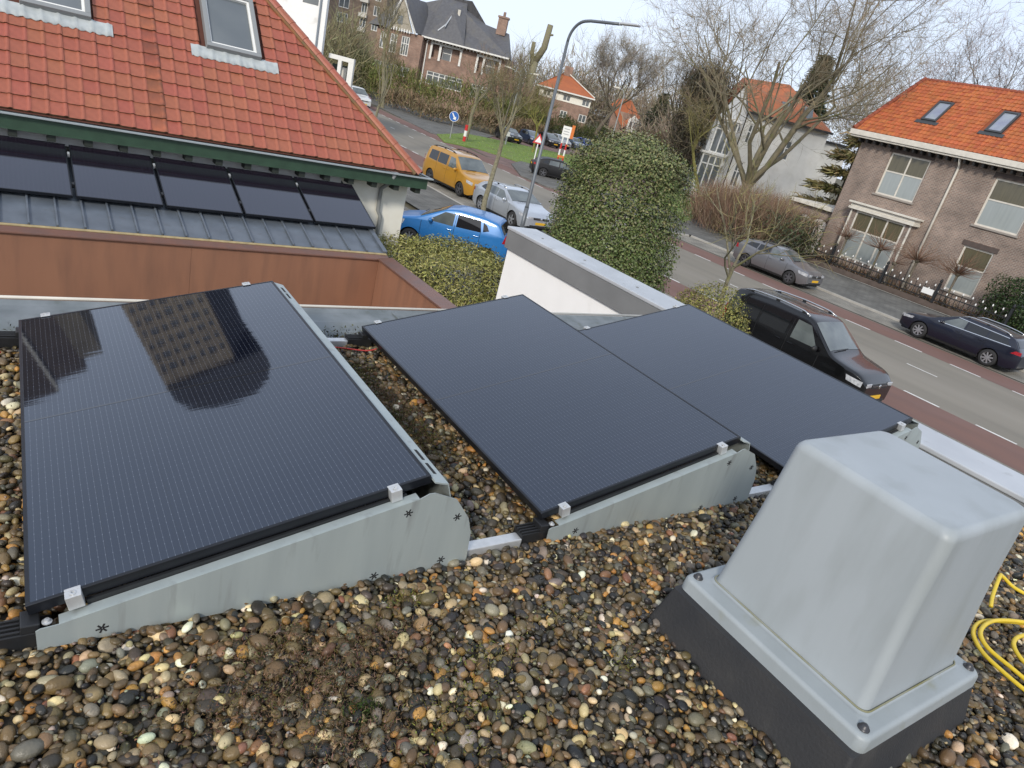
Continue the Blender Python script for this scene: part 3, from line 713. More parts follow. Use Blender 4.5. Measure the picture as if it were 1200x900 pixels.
tme = bpy.data.meshes.new('roof_tile'); tme.from_pydata(tV, [], tF); tme.materials.append(tile_c); tme.materials.append(lichen_edge); tme.polygons.foreach_set('material_index', [0 if i < len(tu)-1 else 1 for i in range(len(tF))]); tme.polygons.foreach_set('use_smooth', [False]*len(tF))
tmn = tme.copy(); tmn.materials[0] = tile_n
# skylight openings in (x, s): no tiles there
SK = [(.26,1.66,1.16,3.2),(2.66,1.66,3.56,3.0)]
tiles = []
for r_ in range(26):
    s0 = .02+r_*TG
    for c_ in range(-22, 33):
        x0 = c_*TW-.05
        xm, sm = x0+TW/2, s0+TG/2
        hipx = HXR-sm*math.cos(HS)
        hb_ = HXR-(s0+.02)*math.cos(HS); ht_ = HXR-(s0+TG)*math.cos(HS)
        wf_ = min(1.0, ((hb_+ht_)/2+.02-x0)/TW)
        if wf_ < .12: continue
        if any(a-.02 < xm < cc+.02 and bb-.08 < sm < dd for a,bb,cc,dd in SK): continue
        p = HP(x0, s0, .005); w = p+Vector((0,oy,0)); d = np.array(w)-np.array([0,0,CAMZ]); dep = d@CF
        u_, v_ = 600+FPX*(d@CR)/dep, 450-FPX*(d@CU)/dep
        vis = -20 < u_ < 1200 and -18 < v_ < 900
        tiles.append((0 if vis else 1, dep, p, c_, wf_))
tiles.sort(key=lambda q: (q[0], q[1]))
restV, restF = [], []
for i, (nv, dep, p, c_, cut) in enumerate(tiles):
    jz = rng.gauss(0,.0022); jr = rng.gauss(0,.010)
    if i < 300:
        o = bpy.data.objects.new('roof_tile', tmn if c_ == 9 else tme); COL.objects.link(o); o.parent = hs
        o.location = p+Vector((0,0,jz)); o.rotation_euler = (HS+rng.gauss(0,.008), rng.gauss(0,.010), jr*.6); o.scale = (cut,1,1)
        if c_ == 9: o.location = o.location+Vector((0,0,.004+.010*rng.random()))
    else:
        k = len(restV)
        for v in tV:
            q = rot @ Vector((v[0]*cut, v[1], v[2]+jz)); restV.append(tuple(p+q))
        restF += [tuple(a+k for a in f) for f in tF]
me = bpy.data.meshes.new('roof_tiles_rest'); me.from_pydata(restV, [], restF); me.materials.append(tile_i)
o = bpy.data.objects.new('roof_tiles', me); COL.objects.link(o); o.parent = hs; o['kind'] = 'stuff'
# deck below the tiles: front slope and hipped end
ridge_s = 5.6
b = MB(); A_ = HP(-4.6,0,-.012); B_ = HP(HXR-.02,0,-.012); C_ = HP(HXR-ridge_s*math.cos(HS),ridge_s,-.012); D_ = HP(-4.6,ridge_s,-.012)
E_ = Vector((HXR-.02, B_.y+2*(C_.y-B_.y), B_.z)); F_ = Vector((-4.6, E_.y, E_.z))
b.add([A_,B_,C_,D_,E_,F_], [(0,1,2,3),(1,4,2),(4,5,3,2)]); b.build('roof_deck', mat('dark_batten', (.10,.035,.022), rough=.9), hs, fixn=True)
# hip tiles
for i in range(17):
    a0 = i*.335; 
    p0 = Vector((HXR-a0*.577, HY-oy+a0*.577, HZ+a0*.577*math.tan(HS)+.03)); d_ = Vector((-.577,.577,.577*math.tan(HS))).normalized()
    sd_ = d_.cross(Vector((0,0,1))).normalized(); up_ = sd_.cross(d_).normalized()
    V = []; N_ = 7
    for (q, rr_) in ((0,.100),(.36,.090)):
        for k in range(N_):
            t = math.pi*k/(N_-1); V.append(p0+d_*q+sd_*(rr_*math.cos(t))+up_*(rr_*.75*math.sin(t)-.015))
    for k in range(N_):
        t = math.pi*k/(N_-1); V.append(p0+d_*0+sd_*(.088*math.cos(t))+up_*(.088*.75*math.sin(t)-.015))
    F = [(k,k+1,N_+k+1,N_+k) for k in range(N_-1)]+[(2*N_+k,2*N_+k+1,k+1,k) for k in range(N_-1)]
    MB().add(V,F).build('hip_tile', tile_c, hs, smooth=False)
# orange lichen under the hip, with the dark shade line painted in
b = MB()
q0 = HP(HXR-.10,.02,.012); 
b.tube([Vector((HXR-.11-a*.577, HY-oy+a*.577-.02, HZ+a*.577*math.tan(HS)+.012)) for a in np.linspace(0,5.4,12)], .036, 6); b.build('hip_shade_line', mat('shade_and_lichen', (.13,.10,.05), rough=.95, col2=(.24,.10,.04), vscale=7), hs)
# fascia, gutter, brackets
green = mat('green_paint', (.035,.075,.045), rough=.45, var=.25, vscale=6)
b = MB(); b.box(-4.6,6.30,11.47-oy,11.505-oy,3.185,3.375); b.build('fascia', green, hs)
b = MB(); b.box(6.265,6.30,11.51-oy,17.5-oy,3.185,3.375); b.build('fascia', green, hs)
b = MB(); b.box(-4.6,6.38,11.40-oy,11.465-oy,3.378,3.402); b.build('gutter', mat('gutter_zinc', (.36,.40,.41), rough=.5, metal=.3), hs, bevel=.004)
b = MB(); b.box(6.305,6.375,11.47-oy,17.4-oy,3.378,3.402); b.build('gutter', M['zinc'], hs)
b = MB(); b.box(-4.6,6.26,11.51-oy,11.94-oy,3.27,3.30); b.build('soffit', M['offwhite'], hs)
for i in range(25):
    x = 6.16-i*.43
    b = MB(); b.box(x-.05,x+.05,11.52-oy,11.735-oy,3.09,3.265); b.build('eaves_bracket', mat('bracket_paint', (.02,.026,.02), rough=.6) if i == 0 else bpy.data.materials['bracket_paint'], hs)
b = MB(); b.box(-4.6,6.17,0,6.2,.02,3.26); b.build('wall', M['cream'], hs)
b = MB(); b.box(-4.6,4.78,11.742-oy,11.79-oy,2.95,3.24); b.build('bright_wall_strip', M['white'], hs)  # added pale strip, set forward to catch sun where the eaves shade the wall
b = MB(); b.tube([(5.62,11.46-oy,3.37),(5.62,11.55-oy,3.22),(5.62,11.90-oy,3.02),(5.62,11.90-oy,2.62),(5.69,11.905-oy,2.50),(5.69,11.905-oy,.05)], .038, 10); b.build('downspout', mat('grey_pipe', (.27,.28,.28), rough=.5), hs, smooth=True)
# skylights
for i, (a,bb,cc,dd) in enumerate(SK):
    fr = MB()
    def hb(b, x0,x1_,s0,s1,h0,h1):
        V = [HP(x0,s0,h0),HP(x1_,s0,h0),HP(x1_,s1,h0),HP(x0,s1,h0),HP(x0,s0,h1),HP(x1_,s0,h1),HP(x1_,s1,h1),HP(x0,s1,h1)]
        b.add(V, [(0,3,2,1),(4,5,6,7),(0,1,5,4),(1,2,6,5),(2,3,7,6),(3,0,4,7)])
    x0, x1_, s0, s1 = a+.03, cc-.03, 1.73, (3.2 if i == 0 else 2.92)
    hb(fr,x0,x1_,s0,s0+.07,0,.12); hb(fr,x0,x1_,s1-.07,s1,0,.12); hb(fr,x0,x0+.07,s0+.07,s1-.07,0,.12); hb(fr,x1_-.07,x1_,s0+.07,s1-.07,0,.12)
    w = fr.build('skylight', mat('grey_skylight_frame', (.24,.25,.25), rough=.5) if i == 0 else bpy.data.materials['grey_skylight_frame'], hs, bevel=.006)
    b = MB(); hb(b,x0+.07,x1_-.07,s0+.07,s0+.105,.02,.10); hb(b,x1_-.105,x1_-.07,s0+.105,s1-.07,.02,.10); hb(b,x0+.07,x0+.085,s0+.105,s1-.07,.02,.10); hb(b,x0+.085,x1_-.105,s1-.10,s1-.07,.02,.10); b.build('sash', M['white'], w)
    b = MB(); hb(b,x0+.075,x1_-.075,s0+.075,s1-.075,.04,.06); b.build('pane', M['glass'], w)
    # lead apron dressed over the tile rolls
    V, F = [], []; n_ = 46
    for k in range(n_+1):
        x = a-.20+(cc-a+.44)*k/n_; ph = (x+.05)/TW; f_ = ph-math.floor(ph)
        h_ = .034+.022*max(0,1-abs(f_-.85)/.16)
        wob = .012*math.sin(k*1.7)
        V += [HP(x,1.755,h_+.004), HP(x,1.64,h_+.006), HP(x,1.545+wob,h_-.001), HP(x,1.54+wob,h_-.012)]
    for k in range(n_):
        for j in range(3): F.append((k*4+j, k*4+j+1, k*4+4+j+1, k*4+4+j))
    MB().add(V,F).build('lead_apron', mat('lead', (.46,.49,.49), rough=.6, col2=(.36,.39,.39), vscale=9) if i == 0 else bpy.data.materials['lead'], hs, smooth=True)
# ================================================================ ground, road, pavements
def off(y): return .0009*max(0, y-10)**2      # the road bends slightly to the right
asph = mat('asphalt', (.225,.203,.165), rough=.9, col2=(.185,.168,.138), vscale=1.2, stain=(.265,.24,.20), stscale=.35, stlo=.45, sthi=.75, bump=.15, bscale=70, map_scale=(1,.12,1))
redl = mat('red_asphalt', (.185,.100,.078), rough=.9, col2=(.16,.092,.076), vscale=1.5, stain=(.19,.115,.10), stscale=.8, stlo=.5, sthi=.75, map_scale=(1,.3,1))
pavm = brick_mat('grey_pavers', (.150,.146,.132), (.120,.118,.108), (.09,.088,.08), .30, .30, .012, ground=True)
baym = brick_mat('bay_pavers', (.27,.25,.21), (.21,.20,.175), (.16,.15,.13), .22, .11, .010, ground=True)
clink = brick_mat('red_clinker', (.215,.125,.105), (.165,.105,.095), (.12,.095,.085), .22, .11, .010, ground=True)
kerbm = mat('kerb_concrete', (.42,.40,.36), rough=.9, var=.2, vscale=3)
paint = mat('road_paint', (.78,.77,.73), rough=.7, col2=(.62,.60,.56), vscale=6)
soil = mat('garden_soil', (.11,.085,.055), rough=1.0, col2=(.075,.07,.035), vscale=.6, stain=(.08,.10,.03), stscale=.25, bump=.4, bscale=8)
grassm = mat('grass_base', (.16,.235,.045), rough=1.0, col2=(.13,.19,.04), vscale=1.5, stain=(.15,.15,.06), stscale=.7, bump=.5, bscale=30)
S = 2200
V = []; nn = 24
gr = MB(); gr.add([(-S,-S,-.02),(S,-S,-.02),(S,S,-.02),(-S,S,-.02)], [(0,1,2,3)])
structure(gr.build('ground', soil))
YS = [-120,-60,-30,-10,0,10,16,22,28,34,40,46,52,58,64,70,78,86,96,110,130,160]
def strip(name, x0, x1, z, m, ya=-120, yb=160, ins=0):
    ys = [ya]+[y for y in YS if ya < y < yb]+[yb]
    V = []; F = []
    for y in ys: V += [(x0+off(y), y, z), (x1+off(y), y, z)]
    for i in range(len(ys)-1): F.append((2*i, 2*i+1, 2*i+3, 2*i+2))
    return MB().add(V, F).build(name, m, fixn=True)
def slab(name, poly, z, m, depth=.12):
    b = MB(); b.prism(poly, z-depth, z, lambda p,t:(p[0],p[1],t)); return b.build(name, m)
road = structure(strip('road', 19.0, 30.0, 0.0, asph))
structure(strip('cycle_lane', 19.05, 21.22, .004, redl)); structure(strip('cycle_lane', 27.92, 29.88, .004, redl))
structure(strip('parking_bay', 16.5, 18.98, .005, baym, -60, 70)); structure(strip('parking_bay', 30.12, 32.25, .005, baym, -60, 27))
# dashes: one metre on, one metre off
dash = bpy.data.meshes.new('lane_marking')
def marking(x, y, L, w=.11):
    b = MB(); x0, x1 = x+off(y), x+off(y+L)
    b.add([(x0-w/2,y,.009),(x0+w/2,y,.009),(x1+w/2,y+L,.009),(x1-w/2,y+L,.009)], [(0,1,2,3)])
    return b.build('lane_marking', paint, road)
for k in range(-3, 42):
    marking(21.28, 5.03+2.075*k, 1.06); marking(27.86, 8.59+2.16*(k-2)-.02, 1.10)
for k in range(-2, 22): marking(24.9, 8.80+4.30*k*.999, 1.07, .09)
# kerbs and pavements
def kerb(x0, x1, ya, yb, h=.10):
    ys = [ya]+[y for y in YS if ya < y < yb]+[yb]; V, F = [], []
    for y in ys: V += [(x0+off(y),y,-.01),(x0+off(y),y,h),(x1+off(y),y,h),(x1+off(y),y,-.01)]
    for i in range(len(ys)-1):
        for j in range(3): F.append((4*i+j, 4*i+j+1, 4*i+5+j, 4*i+4+j))
    F += [(0,1,2,3), tuple(4*(len(ys)-1)+j for j in (3,2,1,0))]
    return structure(MB().add(V, F).build('kerb', kerbm))
kerb(32.26,32.40,-60,27); kerb(16.34,16.48,-60,70); kerb(29.98,30.10,27.5,34)
strip_p = structure(strip('pavement', 32.41, 39.1, .095, pavm, -60, 40)); structure(strip('pavement', 13.2, 16.33, .095, pavm, -60, 70))
structure(strip('garden_kerb', 39.12, 39.32, .12, kerbm, -20, 27))
b = MB(); b.box(30.0,32.40,27.02,27.14,-.01,.10); structure(b.build('kerb', kerbm))
structure(strip('pavement', 30.12, 32.40, .0955, pavm, 27.15, 34.5))
# side street in red clinkers, with islands of grass and grey paving
def gp(*uv): return [(lambda q:(q.x,q.y))(G(u,v)) for u,v in uv]
structure(slab('side_street', [(29.95,34.7),(40,33.5),(60,38),(95,62),(95,100),(72,88),(47,70.5),(36,72),(33.5,57.5),(30.9,46)], .012, clink, .03))
structure(slab('grass_strip', gp((512,158),(545,157),(600,168),(660,181),(712,187),(712,207),(655,207),(600,188),(560,175),(520,167)), .07, grassm, .09))
structure(slab('traffic_island', gp((599,193),(610,190),(640,198),(664,209),(664,226),(640,220),(610,207)), .10, pavm, .12))
structure(slab('pavement', [(31.6,58.6),(35.7,58.6),(46.2,70.6),(45,74),(42,100),(37,100),(35,80),(32.9,66)], .06, pavm, .08))
structure(slab('lawn', gp((770,190),(800,224),(818,238),(826,252),(800,262),(770,235)), .11, grassm, .13))
structure(strip('verge', 17.0, 18.9, .02, grassm, 70.5, 130))
structure(slab('front_yard', [(6.4,12.2),(13.1,12.2),(13.1,30),(6.4,30)], .012, brick_mat('yard_pavers', (.16,.15,.13),(.13,.12,.105),(.09,.085,.075), .22,.11,.01, ground=True), .03))
# grass blades on the lawn and strip
def blades(name, poly, n, z, h, lab):
    px = [p[0] for p in poly]; py = [p[1] for p in poly]
    q = nrng.uniform(size=(n*2,2))*[max(px)-min(px), max(py)-min(py)]+[min(px),min(py)]
    ins = np.zeros(len(q), bool); j = len(poly)-1
    for i in range(len(poly)):
        c = ((py[i] > q[:,1]) != (py[j] > q[:,1])) & (q[:,0] < (px[j]-px[i])*(q[:,1]-py[i])/(py[j]-py[i]+1e-12)+px[i])
        ins ^= c; j = i
    q = q[ins]; m = len(q)
    d = nrng.normal(size=(m,3))*.4; d[:,2] = 1; d *= (h*nrng.uniform(.5,1.2,m))[:,None]
    o = twig_mesh(name, np.concatenate([q, np.full((m,1), z)],1), d, nrng.uniform(.012,.025,m), palette(m, [(.16,.27,.04),(.20,.30,.055),(.13,.21,.035),(.24,.27,.08)]), M['leaf'])
    o['kind'] = 'stuff'; o['label'] = lab
blades('grass', gp((512,158),(545,157),(600,168),(660,181),(712,187),(712,207),(655,207),(600,188),(560,175),(520,167)), 7000, .06, .09, 'mown grass on the strip between the road and the parked cars')
blades('grass', gp((770,190),(800,224),(818,238),(826,252),(800,262),(770,235)), 5000, .10, .10, 'lawn in front of the white villa')
# ================================================================ vehicles
M['tyre'] = mat('tyre_rubber', (.02,.02,.021), rough=.8)
M['rim'] = mat('alloy_rim', (.50,.51,.53), rough=.3, metal=.8)
M['rim_dark'] = mat('dark_rim', (.18,.18,.19), rough=.35, metal=.8)
M['carglass'] = mat('car_glass', (.06,.072,.075), rough=.03, spec=1.0, col2=(.14,.16,.155), vscale=1.5)  # paler tones stand in for sky reflected in the glass
M['tint'] = mat('tinted_glass', (.012,.013,.015), rough=.03, spec=.7)
M['lamp'] = mat('lamp_glass', (.55,.56,.58), rough=.08, spec=.8, col2=(.28,.29,.31), vscale=14)
M['red_lamp'] = mat('red_lamp', (.42,.012,.02), rough=.12, spec=.7, col2=(.22,.008,.012), vscale=18)
M['plate_y'] = mat('yellow_plate', (.75,.43,.02), rough=.5)
M['trim'] = mat('black_trim', (.016,.016,.017), rough=.55)
M['chrome'] = mat('chrome_trim', (.62,.63,.64), rough=.2, metal=.9)
def paintm(name, col, metal=.35, rough=.32, coat=.8): return mat(name, col, rough=rough, metal=metal, coat=coat, var=.08, vscale=2)

def smooth_profile(pts, b):
    xs = np.array([p[0] for p in pts]); ys = np.array([p[1] for p in pts])
    w = np.linspace(-.09,.09,9)
    return np.mean([np.interp(np.clip(b+k, xs[0], xs[-1]), xs, ys) for k in w], axis=0)

class Car:
    def __init__(s, spec):
        s.__dict__.update(spec)
        s.r = spec.get('r', .315)
        s.tumble = spec.get('tumble', .30)
    def zt(s, b): return smooth_profile(s.top, np.asarray(b, float))
    def belt(s, b): return np.minimum(np.interp(b, [p[0] for p in s.beltl], [p[1] for p in s.beltl]), s.zt(b)-s.cr(b))
    def cr(s, b): return np.full_like(np.asarray(b, float), .07)
    def plan(s, b):
        b = np.asarray(b, float); L = s.L
        f = np.clip(1-b/s.fl, 0, 1); k = np.clip(1-(L-b)/s.rl, 0, 1)
        return s.W/2*(1-s.fk*f**2.2-s.rk*k**2.4)
    def hw(s, b, z):
        p = s.plan(b); be = np.interp(b, [q[0] for q in s.beltl], [q[1] for q in s.beltl])
        low = np.clip((.42-z)/.25, 0, 1); up = np.maximum(0, z-be)
        mid = np.exp(-((z-.62)/.30)**2)
        return p*(.965+.035*mid-.05*low**1.5) - s.tumble*up*(.75+.5*up)
    def zb(s, b):
        b = np.asarray(b, float); z = np.full_like(b, .20)+np.clip(.25-b,0,.25)*.35+np.clip(b-(s.L-.3),0,.3)*.35
        ra = s.r+.055
        for w in (s.wf, s.wr):
            q = ra**2-(b-w)**2
            z = np.where(q > 0, np.maximum(z, s.r+np.sqrt(np.maximum(q,0))*1.0), z)
        return z
    def section(s, b):
        b = np.array([b]); zt = s.zt(b)[0]; cr = .07; zb = s.zb(b)[0]
        be = max(zb+.02, min(s.belt(b)[0], zt-cr-.004)); te = max(be+.004, zt-cr)
        P_ = []
        for k in range(8): z = zb+(be-zb)*k/7; P_.append((s.hw(b,z)[0], z))
        for k in range(1,6): z = be+(te-be)*k/5; P_.append((s.hw(b,z)[0], z))
        ye = P_[-1][0]
        for fy, fz in ((.965,.45),(.90,.70),(.74,.87),(.5,.95),(.25,.99),(0,1)): P_.append((ye*fy, te+(zt-te)*fz))
        return P_
    def ztop(s, b, sfrac):
        """surface point on the roof/bonnet/windscreen: sfrac -1..1 across"""
        P_ = s.section(b); ye = P_[12][0]; te = P_[12][1]; zt = P_[-1][1]
        a = abs(sfrac); z = te+(zt-te)*np.interp(a, [0,.25,.5,.74,.90,.965,1], [1,.99,.95,.87,.70,.45,0])
        return sfrac*ye, z

def build_car(name, label, cat, loc, rz, spec, body, group=None, detail=True):
    c = Car(spec); L = c.L
    t = thing(name, label, cat, loc, rz, group)
    bs = sorted(set([0,.015,.05]+[round(x,3) for x in np.arange(.10, L-.05, .055)]+[L-.05,L-.015,L]))
    V, F = [], []; secs = [c.section(b) for b in bs]; n = len(secs[0]); full = 2*n-1
    for b, P_ in zip(bs, secs):
        bulge = .05*max(0,1-b/.06)+0
        for y, z in P_: V.append((y, b, z))
        for y, z in P_[-2::-1]: V.append((-y, b, z))
    for i in range(len(bs)-1):
        for k in range(full-1): F.append((i*full+k, i*full+k+1, (i+1)*full+k+1, (i+1)*full+k))
    # bumper faces bulge a little
    for i, off_ in ((0,-.05),(len(bs)-1,.05)):
        k0 = len(V); P_ = secs[i]
        for y, z in P_: V.append((y*.93, bs[i]+off_, .2*(.45)+.8*z if True else z))
        for y, z in P_[-2::-1]: V.append((-y*.93, bs[i]+off_, .2*.45+.8*z))
        for k in range(full-1): F.append((i*full+k, i*full+k+1, k0+k+1, k0+k))
        F.append(tuple(range(k0, k0+full)))
    bo = MB().add(V, F).build('body', body, t, smooth=True); bo.modifiers.new('wn','WEIGHTED_NORMAL')
    # dark underside and wheel wells
    b = MB(); b.box(-c.W/2+.22, c.W/2-.22, .12, L-.12, .17, .62); b.box(-c.W/2+.06,c.W/2-.06, c.wf+.36, c.wr-.36, .19, .30)
    b.build('underbody', M['dark'], t)
    e = .007
    def side_patch(pts, nm, m, par, sides=(-1,1), nu=7, nv=4, e_=e):
        # pts: four (b, z) corners, lower-front, lower-rear, upper-rear, upper-front
        out = []
        for s_ in sides:
            V, F = [], []
            for i in range(nu+1):
                for j in range(nv+1):
                    u, v = i/nu, j/nv
                    lo = (pts[0][0]+(pts[1][0]-pts[0][0])*u, pts[0][1]+(pts[1][1]-pts[0][1])*u)
                    hi = (pts[3][0]+(pts[2][0]-pts[3][0])*u, pts[3][1]+(pts[2][1]-pts[3][1])*u)
                    bb, zz = lo[0]+(hi[0]-lo[0])*v, lo[1]+(hi[1]-lo[1])*v
                    V.append((s_*(c.hw(np.array([bb]), zz)[0]+e_), bb, zz))
            for i in range(nu):
                for j in range(nv): F.append((i*(nv+1)+j, i*(nv+1)+j+1, (i+1)*(nv+1)+j+1, (i+1)*(nv+1)+j))
            out.append(MB().add(V, F).build(nm, m, par, smooth=True))
        return out
    def top_patch(b0, b1, s0, s1, nm, m, par, nu=6, nv=10, e_=.008, s0b=None, s1b=None):
        V, F = [], []
        for i in range(nu+1):
            bb = b0+(b1-b0)*i/nu
            for j in range(nv+1):
                a0 = s0+((s0b if s0b is not None else s0)-s0)*i/nu; a1 = s1+((s1b if s1b is not None else s1)-s1)*i/nu
                y, z = c.ztop(bb, a0+(a1-a0)*j/nv); V.append((y, bb-(e_*.6 if bb < L/2 else -e_*.6), z+e_))
        for i in range(nu):
            for j in range(nv): F.append((i*(nv+1)+j, i*(nv+1)+j+1, (i+1)*(nv+1)+j+1, (i+1)*(nv+1)+j))
        return MB().add(V, F).build(nm, m, par, smooth=True)
    ws = top_patch(c.ws[0], c.ws[1], -.93, .93, 'windscreen', M['carglass'], t)
    top_patch(c.rs[0], c.rs[1], -.86, .86, 'rear_window', M['tint'], t)
    for k, w in enumerate(c.windows):
        side_patch(w, 'side_window', M['tint'] if k >= c.tint_from else M['carglass'], t)
    # wheels
    wheel_r = c.r
    for wb in (c.wf, c.wr):
        for s_ in (-1, 1):
            x = s_*(c.W/2-.115); r = wheel_r
            b = MB(); h = .105
            b.lathe([(r*.66,-h),(r*.93,-h),(r*.99,-h*.75),(r,-h*.4),(r,h*.4),(r*.99,h*.75),(r*.93,h),(r*.66,h)], (x, wb, r+.005), 'x', 28)
            w = b.build('wheel', M['tyre'], t, smooth=True)
            b = MB(); xo = x+s_*.085
            b.lathe([(r*.66,0),(r*.70,s_*.012),(r*.64,s_*.010),(r*.60,-s_*.035)], (xo, wb, r+.005), 'x', 28)
            for k in range(c.spokes):
                a = 2*math.pi*k/c.spokes+.3; dy, dz = math.cos(a), math.sin(a)
                b.obox((xo-s_*.006, wb+dy*r*.34, r+.005+dz*r*.34), (.010,0,0), (0,dy*r*.30,dz*r*.30), (0,-dz*.026*c.spw,dy*.026*c.spw))
            b.lathe([(.001,s_*.012),(.045,s_*.012),(.055,-s_*.01)], (xo, wb, r+.005), 'x', 14)
            b.build('rim', c.rimm, w)
            b = MB(); b.lathe([(.001,0),(r*.62,0)], (xo-s_*.045, wb, r+.005), 'x', 20); b.build('wheel_hub', M['dark'], w)
    # lamps, plates, grille
    hl = c.hl
    side_patch([(hl[0],hl[2]),(hl[1],hl[2]+.06),(hl[1]+.05,hl[3]+.05),(hl[0],hl[3])], 'headlight', M['lamp'], t, e_=.006)
    b = MB()
    for s_ in (-1,1):
        x1_ = c.hw(np.array([.02]), hl[3])[0]*.93; b = MB(); b.box(min(s_*x1_,s_*(x1_-.24)), max(s_*x1_,s_*(x1_-.24)), -.050, -.020, hl[2]+.02, hl[3]-.015); b.build('headlight', M['lamp'], t, bevel=.012)
    tl = c.tl
    side_patch([(L-tl[0],tl[2]),(L-.004,tl[2]),(L-.004,tl[3]),(L-tl[1],tl[3])], 'taillight', M['red_lamp'], t, e_=.008)
    b = MB(); b.box(-.40,.40,-.060,-.02,hl[2]-.01,hl[2]+.085); gr_ = b.build('grille', M['trim'], t, bevel=.01)
    b = MB(); b.box(-.36,.36,-.0635,-.0605,hl[2]+.048,hl[2]+.060); b.build('grille_bar', M['chrome'], gr_)
    b = MB(); b.lathe([(.001,0),(.05,0),(.055,.004),(.055,.012)], (0,-.074,hl[2]+.042), 'y', 16); b.build('badge', M['chrome'], gr_, smooth=True)
    b = MB(); b.box(-.55,.55,-.054,-.02,.27,.37); b.build('air_intake', M['trim'], t, bevel=.01)
    b = MB(); b.box(-.26,.26,-.072,-.05,.40,.50); b.build('number_plate', M['plate_y'], t, bevel=.004)
    b = MB(); b.box(-.26,.26,L+.05,L+.062,c.rpz,c.rpz+.11); b.build('number_plate', M['plate_y'], t, bevel=.004)
    # mirrors, handles, seams, sill
    mb_, mz = c.mir
    for s_ in (-1,1):
        y = c.hw(np.array([mb_]), mz)[0]
        b = MB(); b.ball((s_*(y+.10), mb_, mz+.02), .1, (1.05,.62,.78), 6); b.box(min(s_*(y-.02),s_*(y+.06)),max(s_*(y-.02),s_*(y+.06)),mb_-.02,mb_+.03,mz-.045,mz-.01)
        b.build('mirror', c.mirm if c.mirm else body, t, smooth=True)
    if detail:
        for (sb, z0, z1) in c.seams: side_patch([(sb,z0),(sb+.012,z0),(sb+.012+c.seamlean,z1),(sb+c.seamlean,z1)], 'door_seam', M['dark'], t, nu=1, nv=8, e_=.004)
        for (hb_, hz_) in c.handles:
            for s_ in (-1,1):
                y = c.hw(np.array([hb_]), hz_)[0]; b = MB(); b.box(min(s_*(y-.01),s_*(y+.03)),max(s_*(y-.01),s_*(y+.03)),hb_,hb_+.17,hz_,hz_+.03); b.build('door_handle', c.hm if c.hm else body, t, bevel=.008)
        side_patch([(c.wf+.40,.21),(c.wr-.40,.21),(c.wr-.40,.285),(c.wf+.40,.285)], 'sill_strip', M['trim'], t, nu=8, nv=1, e_=.012)
        b = MB(); y0_ = .5
        b.tube([(-.55,c.ws[0]-.05,c.ztop(c.ws[0],0)[1]+.015),(.05,c.ws[0]-.02,c.ztop(c.ws[0],0)[1]+.03)], .012, 5); b.build('wiper', M['trim'], t)
    if c.rails:
        r0, r1 = c.rails
        for s_ in (-1,1):
            pts = []
            for k in range(11):
                bb = r0+(r1-r0)*k/10; y, z = c.ztop(bb, .90*s_); lift = .055*min(1, min(k,10-k)/1.2); pts.append((y, bb, z+.0+lift))
            b = MB(); b.tube(pts, .020, 8); rl_ = b.build('roof_rail', c.railm, t, smooth=True)
            for k in (1,5,9):
                b = MB(); p = pts[k]; b.box(p[0]-.018,p[0]+.018,p[1]-.05,p[1]+.05,p[2]-.075,p[2]-.012); b.build('rail_foot', M['trim'], rl_)
    if c.chromeline:
        side_patch([(c.chromeline[0],c.chromeline[2]),(c.chromeline[1],c.chromeline[3]),(c.chromeline[1],c.chromeline[3]+.022),(c.chromeline[0],c.chromeline[2]+.022)], 'chrome_strip', M['chrome'], t, nu=10, nv=1, e_=.011)
        if len(c.chromeline) > 4:
            a0,a1,z0,z1 = c.chromeline[4:8]
            side_patch([(a0,z0),(a1,z1),(a1,z1+.022),(a0,z0+.022)], 'chrome_strip', M['chrome'], t, nu=10, nv=1, e_=.011)
    return t

base = dict(fl=.75, fk=.20, rl=.55, rk=.10, spokes=5, spw=1.3, mirm=None, hm=None, rails=None, railm=M['chrome'], chromeline=None, seamlean=.0, tint_from=1)
VAN = dict(base, L=4.41, W=1.80, wf=.90, wr=3.60, r=.325, tumble=.18,
    top=[(0,.80),(.06,.92),(.25,1.02),(.95,1.14),(1.05,1.19),(1.80,1.76),(2.05,1.82),(3.0,1.845),(4.05,1.80),(4.30,1.74),(4.38,1.30),(4.41,1.05)],
    beltl=[(0,.86),(1,1.06),(2,1.10),(4.41,1.12)], ws=(1.10,1.76), rs=(4.315,4.375),
    windows=[[(1.42,1.13),(2.20,1.13),(2.20,1.62),(1.80,1.60)],[(2.38,1.14),(3.22,1.14),(3.22,1.62),(2.38,1.62)],[(3.30,1.14),(4.08,1.16),(4.02,1.60),(3.30,1.62)]],
    hl=(.06,.42,.70,.84), tl=(.10,.08,.85,1.25), rpz=.75, mir=(1.42,1.12), seams=[(1.30,.35,1.06),(2.28,.30,1.62),(3.26,.55,1.62)], handles=[(2.05,.97),(2.42,.97)], rails=(2.0,4.05))
def seams_for(*a): return list(a)
